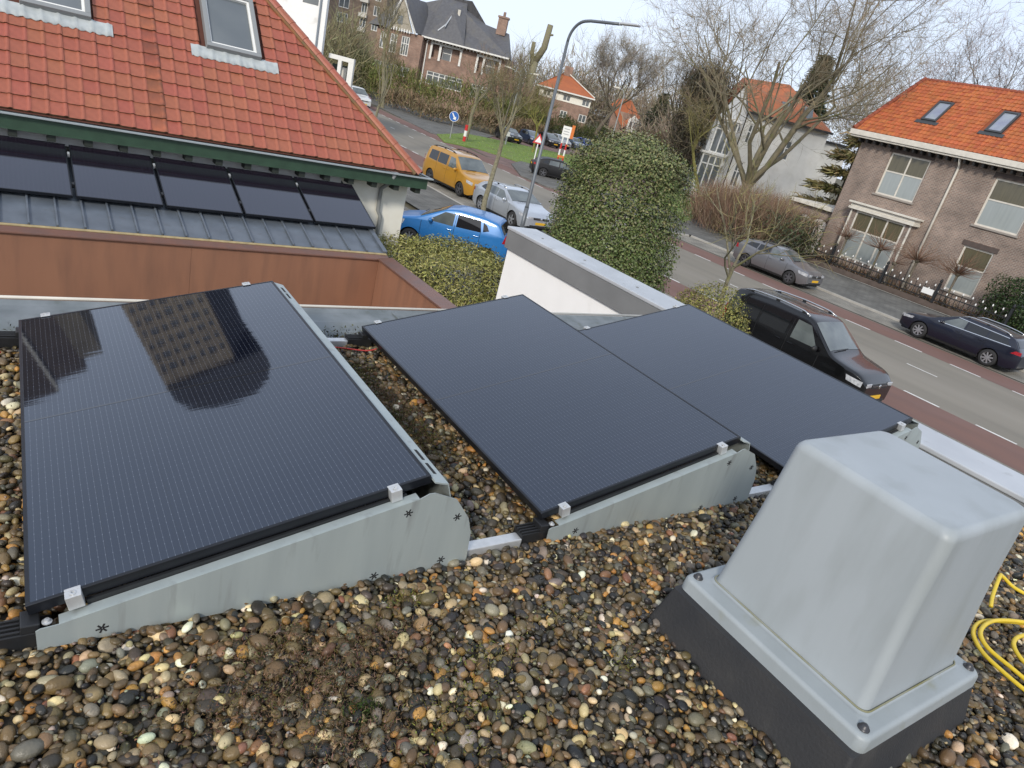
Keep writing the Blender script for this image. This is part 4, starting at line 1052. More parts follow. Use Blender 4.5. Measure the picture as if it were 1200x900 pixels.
HATCH = dict(base, L=4.28, W=1.77, wf=.86, wr=3.44, r=.325, tumble=.36,
    top=[(0,.66),(.06,.76),(.22,.84),(1.0,.98),(1.12,1.02),(1.95,1.38),(2.3,1.43),(3.2,1.40),(3.80,1.27),(4.12,1.03),(4.22,.95),(4.28,.82)],
    beltl=[(0,.74),(1,.90),(4.28,.97)], ws=(1.18,1.92), rs=(3.70,4.08),
    windows=[[(1.46,.955),(2.32,.96),(2.32,1.29),(1.98,1.27)],[(2.40,.965),(3.16,.98),(3.10,1.28),(2.40,1.29)],[(3.22,.99),(3.66,1.05),(3.46,1.21),(3.18,1.265)]],
    hl=(.04,.40,.60,.72), tl=(.16,.12,.78,.92), rpz=.72, mir=(1.55,.96), seams=[(1.22,.3,.9),(2.36,.28,1.28),(3.18,.6,.96)], handles=[(2.12,.80),(2.98,.82)], tint_from=2, rails=(1.98,3.4))
SMALL = dict(base, L=3.80, W=1.665, wf=.74, wr=3.19, r=.29, tumble=.30, fl=.6,
    top=[(0,.68),(.06,.78),(.2,.86),(.80,1.00),(.92,1.04),(1.72,1.44),(2.1,1.51),(2.9,1.49),(3.45,1.41),(3.62,1.12),(3.74,1.0),(3.80,.85)],
    beltl=[(0,.78),(.9,.93),(3.80,1.02)], ws=(.96,1.70), rs=(3.47,3.64),
    windows=[[(1.22,.99),(2.02,.99),(2.02,1.36),(1.70,1.34)],[(2.12,1.0),(2.92,1.03),(2.84,1.36),(2.12,1.365)],[(2.98,1.06),(3.16,1.12),(3.06,1.27),(2.93,1.33)]],
    hl=(.04,.46,.62,.78), tl=(.17,.10,.86,1.12), rpz=.74, mir=(1.32,1.0), seams=[(1.02,.3,.93),(2.07,.28,1.36),(2.90,.55,1.02)], handles=[(1.84,.85),(2.70,.87)], tint_from=1)
WAGON = dict(base, L=4.585, W=1.80, wf=.90, wr=3.63, r=.325, tumble=.36, fl=.85, fk=.22,
    top=[(0,.66),(.06,.76),(.25,.86),(1.05,.98),(1.2,1.03),(2.05,1.40),(2.4,1.46),(3.3,1.45),(4.0,1.38),(4.20,1.30),(4.44,1.02),(4.52,.95),(4.585,.82)],
    beltl=[(0,.75),(1,.91),(4.585,1.0)], ws=(1.26,2.02), rs=(4.22,4.42),
    windows=[[(1.56,.965),(2.42,.97),(2.42,1.31),(2.06,1.30)],[(2.50,.975),(3.26,.99),(3.24,1.315),(2.50,1.315)],[(3.32,.995),(4.10,1.04),(3.92,1.24),(3.30,1.31)]],
    hl=(.04,.48,.62,.73), tl=(.34,.20,.80,.92), rpz=.68, mir=(1.62,.97), seams=[(1.30,.3,.91),(2.46,.28,1.31),(3.29,.6,1.0)], handles=[(2.20,.82),(3.06,.84)], tint_from=1,
    rails=(2.15,4.0), chromeline=(1.45,4.16,.938,1.005,2.05,3.98,1.325,1.262))
CLIO = dict(base, L=4.26, W=1.73, wf=.84, wr=3.43, r=.315, tumble=.34,
    top=[(0,.68),(.06,.78),(.22,.86),(.92,1.0),(1.05,1.04),(1.85,1.40),(2.2,1.45),(3.2,1.43),(3.85,1.36),(4.06,1.10),(4.20,.95),(4.26,.82)],
    beltl=[(0,.77),(1,.92),(4.26,1.04)], ws=(1.10,1.82), rs=(3.88,4.08),
    windows=[[(1.40,.985),(2.20,1.0),(2.20,1.32),(1.86,1.31)],[(2.28,1.0),(2.98,1.03),(2.94,1.32),(2.28,1.325)],[(3.04,1.05),(3.66,1.10),(3.48,1.27),(3.0,1.315)]],
    hl=(.04,.46,.62,.76), tl=(.20,.12,.80,1.0), rpz=.72, mir=(1.48,1.0), seams=[(1.16,.3,.92),(2.24,.28,1.32),(3.0,.6,1.03)], handles=[(2.0,.84)], tint_from=1, rails=(2.1,3.7), railm=M['trim'])
def spec(s, **k): return dict(s, **k)
KERBCARS = 'cars parked along the kerb'
build_car('parked_van', 'black van with silver roof rails and yellow plate, nearest the roof', 'van', (17.45,7.30,.02), R(2), spec(VAN, rimm=M['rim'], mirm=M['trim'], tint_from=1), paintm('black_paint', (.003,.003,.004), .0, .22, .45), KERBCARS)
build_car('parked_van', 'ochre yellow van parked on the far left behind the silver hatchback', 'van', (18.75,28.45,.02), R(3.5), spec(VAN, rimm=M['rim_dark'], railm=M['trim'], L=4.60, wr=3.70, tint_from=1), paintm('ochre_paint', (.50,.25,.025), .25), KERBCARS)
build_car('parked_car', 'silver hatchback parked behind the grey lamp post', 'car', (18.15,22.95,.02), R(0), spec(HATCH, rimm=M['rim'], railm=M['chrome']), paintm('silver_paint', (.50,.53,.57), .55), KERBCARS)
build_car('parked_car', 'grey estate car parked beyond the road behind the thin yellow-green tree', 'car', (31.0,17.75,.02), R(2), spec(CLIO, rimm=M['rim_dark'], spokes=6), paintm('grey_paint', (.19,.19,.20), .5), KERBCARS)
build_car('parked_car', 'dark blue estate car with chrome window line, red lamps towards the right', 'car', (31.05,13.05,.02), R(180), spec(WAGON, rimm=M['rim'], spokes=8, spw=1.0), paintm('navy_paint', (.006,.008,.020), .1, .28, .6), KERBCARS)
build_car('parked_car', 'bright blue hatchback in the yard between hedge and cream house', 'car', (10.25,20.3,.02), R(-132), spec(SMALL, rimm=M['rim'], spokes=9, spw=.8), paintm('blue_paint', (.018,.165,.45), .1, .35, .5))
build_car('dark_car', 'black car turning out of the side street, half hidden by the big bush', 'car', (35.6,40.9,.03), R(62), spec(HATCH, rimm=M['rim_dark'], rails=None), paintm('black_metallic', (.003,.003,.004), .0, .5, .1))
build_car('white_van', 'small white van far up the road beside the red car', 'van', (30.0,70.5,.02), R(4), spec(VAN, rimm=M['rim_dark'], rails=None, tint_from=0), paintm('white_car_paint', (.62,.62,.60), .0))
build_car('red_car', 'dark red car far up the road just behind the white van', 'car', (32.2,75.5,.02), R(4), spec(CLIO, rimm=M['rim_dark'], rails=None), paintm('dark_red_paint', (.16,.02,.035), .3))
lot = [((604,169),'black car at the left end of the row',HATCH,'lot_black',(.012,.013,.016)),((629,172),'dark blue car second in the row',SMALL,'lot_blue',(.03,.05,.10)),((650,174),'black car third in the row',SMALL,'lot_black_two',(.015,.015,.018)),
       ((663,175),'light grey car fourth in the row',SMALL,'lot_grey',(.36,.38,.40)),((680,177),'grey blue car fifth in the row, behind the striped pole',HATCH,'lot_steel',(.10,.14,.20)),((692,178),'bright blue car at the right end of the row',SMALL,'lot_bright',(.02,.06,.30))]
for (uv, lab, sp, nm, colr) in lot:
    g = G(*uv); build_car('lot_car', lab+', behind the grass strip', 'car', (g.x, g.y, .02), R(-8), spec(sp, rimm=M['rim_dark'], rails=None), paintm(nm+'_paint', colr, .3), 'cars on the car park beyond the grass', detail=False)
# ================================================================ houses across the street and beyond
brick_r = brick_mat('brown_brick', (.265,.18,.14), (.165,.115,.095), (.33,.29,.25), .22, .075, .014)
brick_v = brick_mat('red_brown_brick', (.31,.175,.125), (.23,.135,.10), (.30,.25,.21), .30, .10, .015)
orange_t = mat('orange_clay', (.44,.125,.038), rough=.6, col2=(.37,.10,.032), vscale=5, rnd='island', rndamt=.16, stain=(.24,.10,.05), stscale=3, stlo=.62, sthi=.8)
old_t = mat('old_orange_clay', (.42,.13,.055), rough=.7, col2=(.28,.11,.06), vscale=2.5, stain=(.17,.14,.07), stscale=1.2, stlo=.5, sthi=.75)
slate = mat('grey_slate', (.115,.115,.122), rough=.6, col2=(.085,.085,.092), vscale=3, stain=(.12,.115,.10), stscale=.9, stlo=.55, sthi=.8)
white_w = mat('white_stucco', (.72,.71,.67), rough=.9, col2=(.63,.62,.58), vscale=1.5, stain=(.48,.46,.40), stscale=.7, stlo=.58, sthi=.85)

def wall_holes(b, x0, x1, z0, z1, holes, y=0, rev=.14):
    """front wall in the plane y with rectangular openings (x0,x1,z0,z1) and reveals going back"""
    xs = sorted({x0,x1,*[h[0] for h in holes],*[h[1] for h in holes]}); zs = sorted({z0,z1,*[h[2] for h in holes],*[h[3] for h in holes]})
    for i in range(len(xs)-1):
        for j in range(len(zs)-1):
            xm, zm = (xs[i]+xs[i+1])/2, (zs[j]+zs[j+1])/2
            if any(h[0] < xm < h[1] and h[2] < zm < h[3] for h in holes): continue
            b.add([(xs[i],y,zs[j]),(xs[i+1],y,zs[j]),(xs[i+1],y,zs[j+1]),(xs[i],y,zs[j+1])], [(0,1,2,3)])
    for a,c,d,e_ in holes:
        b.add([(a,y,d),(c,y,d),(c,y,e_),(a,y,e_),(a,y+rev,d),(c,y+rev,d),(c,y+rev,e_),(a,y+rev,e_)], [(0,4,5,1),(1,5,6,2),(2,6,7,3),(3,7,4,0)])
def window(par, x0, x1, z0, z1, y, nx=2, zsplit=None, fr=None, gl=None, gtop=None, sill=None, ft=.095, name='window', bars=None):
    """frame set y metres behind the wall face, panes as sub-parts"""
    fr = fr or M['white']; gl = gl or M['curtain_glass']; gtop = gtop or gl
    b = MB(); d = .06; k = ft
    b.box(x0,x1,y,y+d,z0,z0+k); b.box(x0,x1,y,y+d,z1-k,z1); b.box(x0,x0+k,y,y+d,z0+k,z1-k); b.box(x1-k,x1,y,y+d,z0+k,z1-k)
    xs = [x0+k+(x1-x0-2*k)*i/nx for i in range(nx+1)]
    zs = [z0+k, z1-k] if zsplit is None else [z0+k, z0+(z1-z0)*zsplit, z1-k]
    for x in xs[1:-1]: b.box(x-k*.45,x+k*.45,y+.003,y+d-.003,z0+k,z1-k)
    for z in zs[1:-1]: b.box(x0+k,x1-k,y+.006,y+d-.006,z-k*.4,z+k*.4)
    w = b.build(name, fr, par)
    for i in range(len(xs)-1):
        for j in range(len(zs)-1):
            p = MB(); p.box(xs[i]-.01,xs[i+1]+.01,y+.03,y+.04,zs[j]-.01,zs[j+1]+.01); p.build('pane', gtop if j == 1 else gl, w)
    if sill is not None:
        p = MB(); p.box(x0-.08,x1+.08,-.09,y,z0-.10,z0-.005); p.build('sill', sill, w, bevel=.01)
    return w

# ---------------------------------------------------------------- brick house opposite (facade faces us across the road)
FX = 42.3                                     # facade plane; local x runs along the street towards the right of the picture
bh = thing('brick_house', 'brown brick house with bright orange tiled roof behind the white-tipped fence', 'house', (FX, 24.9, 0), R(-90))
# local x = 24.9 - Y ; local y = X - FX ; z up
def HW(u, v, x=FX):
    d = ray(u, v); p = d*(x/d[0]); return 24.9-p[1], p[2]+CAMZ
k_ = 1.0
W1 = (2.05,4.42,4.85,7.25); W2 = (7.98,10.2,4.62,7.12); W3 = (8.05,9.62,1.0,3.50)
BAYH = (1.80,4.92,.95,3.55)
EZ = 7.62
b = MB(); wall_holes(b, 0, 15, 0, EZ, [W1,W2,W3,BAYH,(11.6,14,4.55,7.1),(11.6,13.6,.95,3.5)])
b.add([(0,0,0),(0,9,0),(0,9,EZ),(0,0,EZ)], [(0,3,2,1)]); b.add([(15,0,0),(15,9,0),(15,9,EZ),(15,0,EZ)], [(0,1,2,3)]); b.add([(0,9,0),(15,9,0),(15,9,EZ),(0,9,EZ)], [(0,3,2,1)])
b.build('wall', brick_r, bh, fixn=False)
b = MB(); b.box(.2,14.8,.9,8.8,0,EZ-.1); b.build('dark_interior', M['dark'], bh)
window(bh, *W1[:2], W1[2], W1[3], .08, 2, .56, M['offwhite'], M['curtain_glass'], M['blind_glass'], mat('stone_sill', (.30,.27,.24), rough=.8))
window(bh, *W2[:2], W2[2], W2[3], .08, 1, .56, M['offwhite'], M['curtain_glass'], M['blind_glass'], bpy.data.materials['stone_sill'])
window(bh, *W3[:2], W3[2], W3[3], .08, 1, .56, M['offwhite'], M['curtain_glass'], M['blind_glass'], bpy.data.materials['stone_sill'])
window(bh, 11.6,14,4.55,7.1, .08, 1, .56, M['offwhite'], M['curtain_glass'], M['blind_glass'], bpy.data.materials['stone_sill'])
window(bh, 11.6,13.6,.95,3.5, .08, 1, .56, M['offwhite'], M['curtain_glass'], M['blind_glass'], bpy.data.materials['stone_sill'])
lint = mat('dark_lintel', (.10,.075,.065), rough=.8, var=.25, vscale=3)
for a_, c_, e_ in ((W1[0],W1[1],W1[3]),(W2[0],W2[1],W2[3]),(W3[0],W3[1],W3[3])):
    b = MB(); b.box(a_-.14,c_+.14,-.03,-.002,e_+.005,e_+.27); b.build('lintel', lint, bh)
# square bay with cornice
b = MB(); b.box(1.50,5.25,-.62,-.02,.02,.85); b.box(1.50,1.82,-.62,-.02,.852,3.67); b.box(4.93,5.25,-.62,-.02,.852,3.67); bay = b.build('bay', brick_r, bh)
b = MB(); b.box(1.32,5.43,-.85,-.01,3.68,3.82); b.box(1.38,5.37,-.78,-.01,3.823,4.02); b.box(1.25,5.50,-.92,-.01,4.023,4.13); b.build('cornice', M['offwhite'], bay, bevel=.015)
b = MB(); b.box(1.46,1.56,-.66,-.621,.02,3.67); b.build('corner_trim', M['offwhite'], bay); b = MB(); b.box(5.19,5.29,-.66,-.621,.02,3.67); b.build('corner_trim', M['offwhite'], bay)
wv = window(bh, 1.83,4.92,.87,3.66, -.60, 3, .60, M['offwhite'], M['curtain_glass'], M['blind_glass'], None, .10)
# eaves, gutter, tiled roof with clipped left end
b = MB(); b.box(-.55,15.5,-.62,-.05,EZ+.0,EZ+.10); b.box(-.60,15.55,-.70,-.58,EZ+.103,EZ+.40); b.box(-.60,-.48,-.57,9.4,EZ+.103,EZ+.40); b.build('eaves_gutter', M['offwhite'], bh, bevel=.02)
b = MB()
for i in range(32): b = MB(); b.box(.05+i*.48,.14+i*.48,-.55,-.02,EZ-.20,EZ-.005); b.build('eaves_bracket', M['dark'], bh)
b = MB(); b.tube([(6.0,-.5,EZ+.05),(6.0,-.12,EZ-.35),(6.0,-.09,EZ-.6),(6.0,-.09,.1)], .065, 8); b.build('drainpipe', M['offwhite'], bh, smooth=True)
RS = R(45); rl = 5.2                          # slope and length
def BP(x, s, h=0.0): return (x, -.62+s*math.cos(RS)-h*math.sin(RS), EZ+.40+s*math.sin(RS)+h*math.cos(RS))
hipx = 0.98
b = MB(); e0 = -.5
A=BP(e0,0); B_=BP(15.5,0); C_=BP(15.5,rl); D_=BP(e0+hipx*1.0,rl)
yb = 9.7; Db=(D_[0], yb-(D_[1]+.62), D_[2]); Cb=(15.5, Db[1], D_[2]); Ab=(e0,yb,A[2]); Bb=(15.5,yb,A[2])
b.add([A,B_,C_,D_,Ab,Bb,Cb,Db], [(0,1,2,3),(0,3,7,4),(4,7,6,5),(3,2,6,7),(1,5,6,2)]); b.build('roof_deck', mat('orange_deck', (.25,.07,.03), rough=.9), bh)
V, F = [], []
tw, tg = .245, .30
uu = np.array([0,.06,.15,.18,.21,.24]); hh = np.array([.02,.008,.012,.035,.045,.012])
for r_ in range(int(rl/tg)+1):
    for c_ in range(64):
        x = e0+c_*tw; s = r_*tg
        if x < e0+hipx*(s+.1)/rl or s > rl-.12: continue
        if any(a-.1 < x+.12 < d and e2-.1 < s+.15 < f for a,d,e2,f in ((2.50,3.50,1.55,3.55),(6.05,7.05,1.55,3.55))): continue
        n0_ = len(V); j = rng.gauss(0,.004)
        for s_, dz in ((s,.035),(s+tg+.05,.006)):
            for a, h in zip(uu, hh): V.append(BP(x+a, s_, h+dz+j))
        for a, h in zip(uu, hh): V.append(BP(x+a, s+.004, h))
        n6 = len(uu)
        F += [(n0_+i, n0_+i+1, n0_+n6+i+1, n0_+n6+i) for i in range(n6-1)]+[(n0_+2*n6+i, n0_+2*n6+i+1, n0_+i+1, n0_+i) for i in range(n6-1)]
o = MB().add(V,F).build('roof_tiles', orange_t, bh, fixn=False); o['kind'] = 'stuff'
b = MB(); 
dk = mat('ridge_clay', (.30,.075,.035), rough=.6, var=.3, vscale=4)
for i in range(40):
    x = D_[0]+i*.33; b = MB(); b.tube([(x,D_[1]+.02,D_[2]-.02),(x+.34,D_[1]+.02,D_[2]-.035)], [.13,.115], 8); b.build('ridge_tile', dk, bh)
for i in range(15):
    f0, f1 = i/15, (i+1.05)/15; p0 = Vector(A).lerp(Vector(D_), f0)+Vector((0,0,.06)); p1 = Vector(A).lerp(Vector(D_), f1)+Vector((0,0,.04)); b = MB(); b.tube([p0,p1],[.13,.11],8); b.build('hip_tile', dk, bh)
zf = mat('dark_skylight_frame', (.05,.055,.06), rough=.5)
sk_w = mat('skylight_glass', (.30,.34,.37), rough=.05, spec=.8, col2=(.22,.24,.33), vscale=1.5)
for (a,d,e2,f) in ((2.57,3.43,1.68,3.40),(6.12,6.98,1.66,3.40)):
    def q(b, x0,x1_,s0,s1,h0,h1):
        Vv = [BP(x0,s0,h0),BP(x1_,s0,h0),BP(x1_,s1,h0),BP(x0,s1,h0),BP(x0,s0,h1),BP(x1_,s0,h1),BP(x1_,s1,h1),BP(x0,s1,h1)]
        b.add(Vv, [(0,3,2,1),(4,5,6,7),(0,1,5,4),(1,2,6,5),(2,3,7,6),(3,0,4,7)])
    b = MB(); q(b,a,d,e2,e2+.12,0,.14); q(b,a,d,f-.12,f,0,.14); q(b,a,a+.10,e2+.12,f-.12,0,.14); q(b,d-.10,d,e2+.12,f-.12,0,.14); w = b.build('skylight', zf, bh)
    b = MB(); q(b,a+.10,d-.10,e2+.12,f-.12,.05,.08); b.build('pane', sk_w, w)
    b = MB(); q(b,a-.22,d+.22,e2-.26,e2-.005,.02,.075); b.build('apron', zf, w)
# ---- garage with arched white doors, left of the house
gd = thing('brick_garage', 'small brick annexe with a pair of arched white doors, left of the brown brick house', 'annexe', (43.2, 28.3, 0), R(-90))
b = MB(); wall_holes(b, 0, 3.3, 0, 3.05, [(.55,1.62,.05,2.45),(1.74,2.81,.05,2.45)]); b.add([(0,0,0),(0,5,0),(0,5,3.05),(0,0,3.05)], [(0,3,2,1)]); b.add([(3.3,0,0),(3.3,5,0),(3.3,5,3.05),(3.3,0,3.05)], [(0,1,2,3)]); b.build('wall', brick_r, gd, fixn=False)
b = MB(); b.box(-.15,3.38,-.30,5.1,3.053,3.30); b.build('cornice', M['offwhite'], gd, bevel=.02)
for x in (.55, 1.74):
    b = MB(); pts = [(x+.005,.05),(x+1.065,.05),(x+1.065,2.05)]+[(x+.535+.53*math.cos(R(a)), 2.05+.38*math.sin(R(a))) for a in range(15,166,15)]+[(x+.005,2.05)]
    b.prism(pts, .03, .10, lambda p,t:(p[0],t,p[1])); dr = b.build('arched_door', M['white'], gd)
    b = MB(); b.box(x+.01,x+1.06,.105,.12,.05,2.44); b.build('door_back', M['dark'], dr)

# ---------------------------------------------------------------- frames for houses that face the camera's way
def frame(u, v, d, k=1.0):
    o = P(u, v, d); return o
def face_house(name, label, cat, O, k, z0=0.0, turn=0.0):
    """thing at k times the distance of O; returns thing and converters for local x and absolute z at the nominal distance"""
    ox_, oy_ = O.x*k, O.y*k
    t = thing(name, label, cat, (ox_, oy_, z0), R(-39.49+turn))
    return t, (lambda x: x*k), (lambda z: CAMZ+(z-CAMZ)*k-z0)
def gable_prism(b, pts, y0, y1): b.prism(pts, y0, y1, lambda p,t:(p[0],t,p[1]))

# ---- the big dark-roofed villa
vl, X, Z = face_house('brick_villa', 'large brick villa with steep dark slate roof and white timber balconies', 'house', P(441,100,88), 1.25, 1.5)
g0 = Z(2.4)-1.2
b = MB(); holes = [(X(5.75),X(9.3),Z(6.55),Z(8.0)),(X(11.3),X(14.0),Z(6.3),Z(7.9)),(X(5.7),X(10.1),Z(3.6),Z(5.05)),(X(11.2),X(13.9),Z(3.4),Z(4.9))]
wall_holes(b, X(4.9), X(14.6), g0, Z(8.45), holes, 0, .8)
b.add([(X(14.6),0,g0),(X(14.6),X(9),g0),(X(14.6),X(9),Z(8.45)),(X(14.6),0,Z(8.45))], [(0,1,2,3)]); b.build('wall', brick_v, vl, fixn=False)
b = MB(); b.box(X(4.95),X(14.5),.80,X(9),g0,Z(8.4)); b.build('back_wall', brick_v, vl)
b = MB(); wall_holes(b, X(-.5), X(4.88), g0, Z(8.4), [(X(-.05),X(.62),Z(6.1),Z(7.85)),(X(1.15),X(1.95),Z(5.9),Z(7.9)),(X(2.45),X(3.4),Z(5.9),Z(7.95)),(X(-.35),X(3.9),Z(3.7),Z(4.75))], -1.6, .2)
b.add([(X(4.88),-1.6,g0),(X(4.88),3,g0),(X(4.88),3,Z(8.4)),(X(4.88),-1.6,Z(8.4))], [(0,1,2,3)]); b.add([(X(-.5),-1.6,g0),(X(-.5),X(7),g0),(X(-.5),X(7),Z(8.4)),(X(-.5),-1.6,Z(8.4))], [(0,3,2,1)])
b.build('wing_wall', brick_v, vl, fixn=False)
for a,c,d,e_,n in ((-.05,.62,6.1,7.85,2),(1.15,1.95,5.9,7.9,2),(2.45,3.4,5.9,7.95,3),(-.35,3.9,3.7,4.75,6)):
    w = window(vl, X(a),X(c),Z(d),Z(e_), -1.5, n, .62 if n < 6 else None, M['white'], M['glass'], M['glass'], None, .12)
window(vl, X(5.7),X(10.1),Z(3.6),Z(5.05), .1, 6, .70, M['white'], M['glass'], M['glass'], None, .13)
window(vl, X(11.2),X(13.9),Z(3.4),Z(4.9), .1, 4, .70, M['white'], M['glass'], M['glass'], None, .13)
for a,c,d,e_ in ((5.75,9.3,6.55,8.0),(11.3,14.0,6.3,7.9)):
    b = MB(); k = .22; b.box(X(a)-.15,X(c)+.15,-.12,.1,Z(e_)-.05,Z(e_)+.28); b.box(X(a)-.15,X(a)+.15,-.10,.1,Z(d)-.3,Z(e_)-.06); b.box(X(c)-.15,X(c)+.15,-.10,.1,Z(d)-.3,Z(e_)-.06)
    xm = X(a+(c-a)*.33); b.box(xm-.28,xm+.05,-.10,.1,Z(d)-.3,Z(e_)-.06); b.build('balcony_frame', M['white'], vl)
    window(vl, xm+.1, xm+1.5, Z(d)-.2, Z(e_)-.1, .72, 1, .6, M['white'], M['glass'], M['glass'], None, .12)
# roofs: main slope, dormer roof with cross ridge, gable on the wing
ez = Z(8.5); 
b = MB(); y_r = X(3.6)
b.add([(X(4.4),-.9,ez),(X(15.0),-.9,ez),(X(13.9),y_r,Z(11.2)),(X(10.9),y_r,Z(11.55)),(X(8.8),y_r,Z(13.6)),(X(6.2),y_r,Z(13.4)),(X(2.6),y_r,Z(11.9)),(X(14.4),X(8),ez),(X(2.0),X(8),ez)], [(0,1,2,3,4,5,6),(1,7,2),(8,0,6),(8,6,5,4,3,2,7)])
b.add([(X(5.0),-1.05,ez+.02),(X(9.6),-1.05,ez+.02),(X(7.25),X(1.3),Z(11.9)),(X(8.3),y_r,Z(13.2)),(X(5.4),y_r,Z(13.2))], [(0,1,2),(1,3,2),(0,2,4),(2,3,4)])
b.build('slate_roof', slate, vl)
b = MB(); b.add([(X(-1.5),-2.2,Z(8.25)),(X(1.0),-2.3,Z(8.45)),(X(2.1),-1.9,Z(11.85)),(X(3.2),X(2),Z(12.3)),(X(.3),X(3),Z(10.8)),(X(-1.3),X(6),Z(8.3))], [(0,1,2,4),(0,4,5),(2,3,4)])
b.add([(X(2.1),-2.2,Z(11.9)),(X(4.1),-2.2,Z(8.5)),(X(5.2),X(1),Z(8.6)),(X(3.6),X(3),Z(12.2))], [(0,1,2,3)])
b.build('wing_roof', slate, vl)
b = MB(); b.prism([(X(.72),Z(8.45)),(X(3.62),Z(8.45)),(X(2.08),Z(11.6))], -1.95, -1.6, lambda p,t:(p[0],t,p[1])); gb = b.build('timber_gable', mat('gable_boards', (.40,.36,.29), rough=.8, var=.25, vscale=4), vl)
b = MB(); b.tube([(X(.55),-2.1,Z(8.35)),(X(2.05),-2.1,Z(11.9))], .13, 4); b.tube([(X(2.05),-2.1,Z(11.9)),(X(4.0),-2.1,Z(8.4))], .13, 4); b.build('barge_board', M['white'], gb)
b = MB(); b.box(X(1.75),X(2.35),-1.99,-1.93,Z(9.0),Z(9.9)); b.build('gable_window', M['glass'], gb)
for i in range(9): b = MB(); x = X(.85+i*.31); b.box(x-.09,x+.09,-2.05,-1.96,Z(8.28),Z(8.62)); b.build('bracket', M['white'], gb)
b = MB(); b.box(X(4.6),X(15.0),-1.2,-.75,ez-.22,ez-.01); b.build('white_gutter', M['white'], vl)
b = MB()
for i in range(24): b.box(X(5+i*.41)-.06,X(5+i*.41)+.06,-.75,-.06,ez-.42,ez-.225)
o = b.build('eaves_brackets', M['white'], vl); o['kind'] = 'stuff'
b = MB(); b.tube([(X(5.2),-.15,ez-.1),(X(5.25),-.15,g0)], .10, 6); b.build('drainpipe', M['white'], vl)
b = MB(); b.box(X(12.4),X(13.5),X(2.6),X(3.6),Z(10.8),Z(12.6)); b.box(X(12.3),X(13.6),X(2.5),X(3.7),Z(12.605),Z(12.8)); b.tube([(X(12.95),X(3.1),Z(12.8)),(X(12.95),X(3.1),Z(13.3))],.2,8); b.build('chimney', brick_v, vl)
for (x0,z0_,x1_,z1_,m_) in ((10.35,10.1,11.45,10.75,M['white']),(9.3,10.5,9.7,10.75,M['offwhite'])):
    b = MB(); f0 = lambda z: -.9+(Z(z)-ez)/(Z(11.6)-ez)*(y_r+.9)
    b.add([(X(x0),f0(z0_)-.25,Z(z0_)),(X(x1_),f0(z0_)-.25,Z(z0_)),(X(x1_),f0(z1_)-.25,Z(z1_)),(X(x0),f0(z1_)-.25,Z(z1_)),(X(x0),f0(z0_)+.3,Z(z0_)),(X(x1_),f0(z0_)+.3,Z(z0_)),(X(x1_),f0(z1_)+.3,Z(z1_)),(X(x0),f0(z1_)+.3,Z(z1_))], [(0,1,2,3),(4,7,6,5),(0,4,5,1),(1,5,6,2),(2,6,7,3),(3,7,4,0)]); b.build('roof_window', m_, vl)
for (p,q_) in (((6.2,9.4),(7.6,11.2)),((6.9,10.0),(7.2,11.3))):
    b = MB(); b.tube([(X(p[0]),-.4,Z(p[1])),(X(q_[0]),X(1.0),Z(q_[1]))], .10, 4); b.build('lead_hip', M['alu'], vl)
b = MB(); b.tube([(X(7.9),X(1.6),Z(11.3)),(X(7.9),X(1.6),Z(12.2))], .22, 6); b.build('vent_pipe', M['offwhite'], vl)

# ---- two orange-roofed houses in the distance
h2, X, Z = face_house('far_house', 'distant cream and brick house with orange hipped roof behind the lamp post', 'house', P(640,140,95), 1.45, 1.2)
b = MB(); wall_holes(b, X(-1.7),X(5.0),Z(2.6),Z(5.55),[(X(3.95),X(4.95),Z(3.65),Z(4.6)),(X(1.5),X(2.4),Z(3.65),Z(4.5))]); b.add([(X(5.0),0,Z(2.6)),(X(5.0),X(6),Z(2.6)),(X(5.0),X(6),Z(6.6)),(X(5.0),0,Z(6.6))],[(0,1,2,3)]); b.build('brick_wall', brick_v, h2, fixn=False)
b = MB(); wall_holes(b, X(-1.7),X(5.02),Z(5.55),Z(6.6),[(X(3.9),X(4.9),Z(5.6),Z(6.4)),(X(-1.2),X(-.2),Z(5.7),Z(6.4)),(X(1.4),X(2.4),Z(5.65),Z(6.4))], -.05); b.build('cream_wall', M['cream'], h2, fixn=False)
for a,c,d,e_ in ((3.95,4.95,3.65,4.6),(1.5,2.4,3.65,4.5),(3.9,4.9,5.6,6.4),(-1.2,-.2,5.7,6.4),(1.4,2.4,5.65,6.4)): window(h2,X(a),X(c),Z(d),Z(e_),.06,2,None,M['white'],M['glass'],None,None,.13)
b = MB(); b.add([(X(-2.1),-.7,Z(6.75)),(X(5.4),-.7,Z(6.75)),(X(5.4),X(6.4),Z(6.75)),(X(-2.1),X(6.4),Z(6.75)),(X(.9),X(2.8),Z(9.0)),(X(1.2),X(3.2),Z(9.0))], [(0,1,5,4),(1,2,5),(2,3,4,5),(3,0,4)]); rf = b.build('orange_roof', mat('far_orange_clay', (.40,.12,.042), rough=.7, col2=(.33,.10,.04), vscale=.8), h2)
b = MB(); b.box(X(-2.15),X(5.45),-.85,-.5,Z(6.58),Z(6.74)); b.build('white_gutter', M['white'], h2)
b = MB(); b.box(X(.7),X(1.75),X(2.5),X(3.3),Z(8.6),Z(9.75)); b.build('chimney', brick_v, rf)
b = MB(); b.tube([(X(1.25),X(2.75),Z(8.98)),(X(5.35),-.62,Z(6.82))], .11, 4); b.build('pale_hip_ridge', M['offwhite'], rf)
h3, X, Z = face_house('far_house', 'small distant orange-roofed house with white gable, just above the big bush', 'house', P(735,150,100), 1.45, 2.0)
b = MB(); b.box(X(-2.5),X(1.2),0,X(4),Z(2.7)-.5,Z(6.2)); b.build('brick_wall', brick_v, h3)
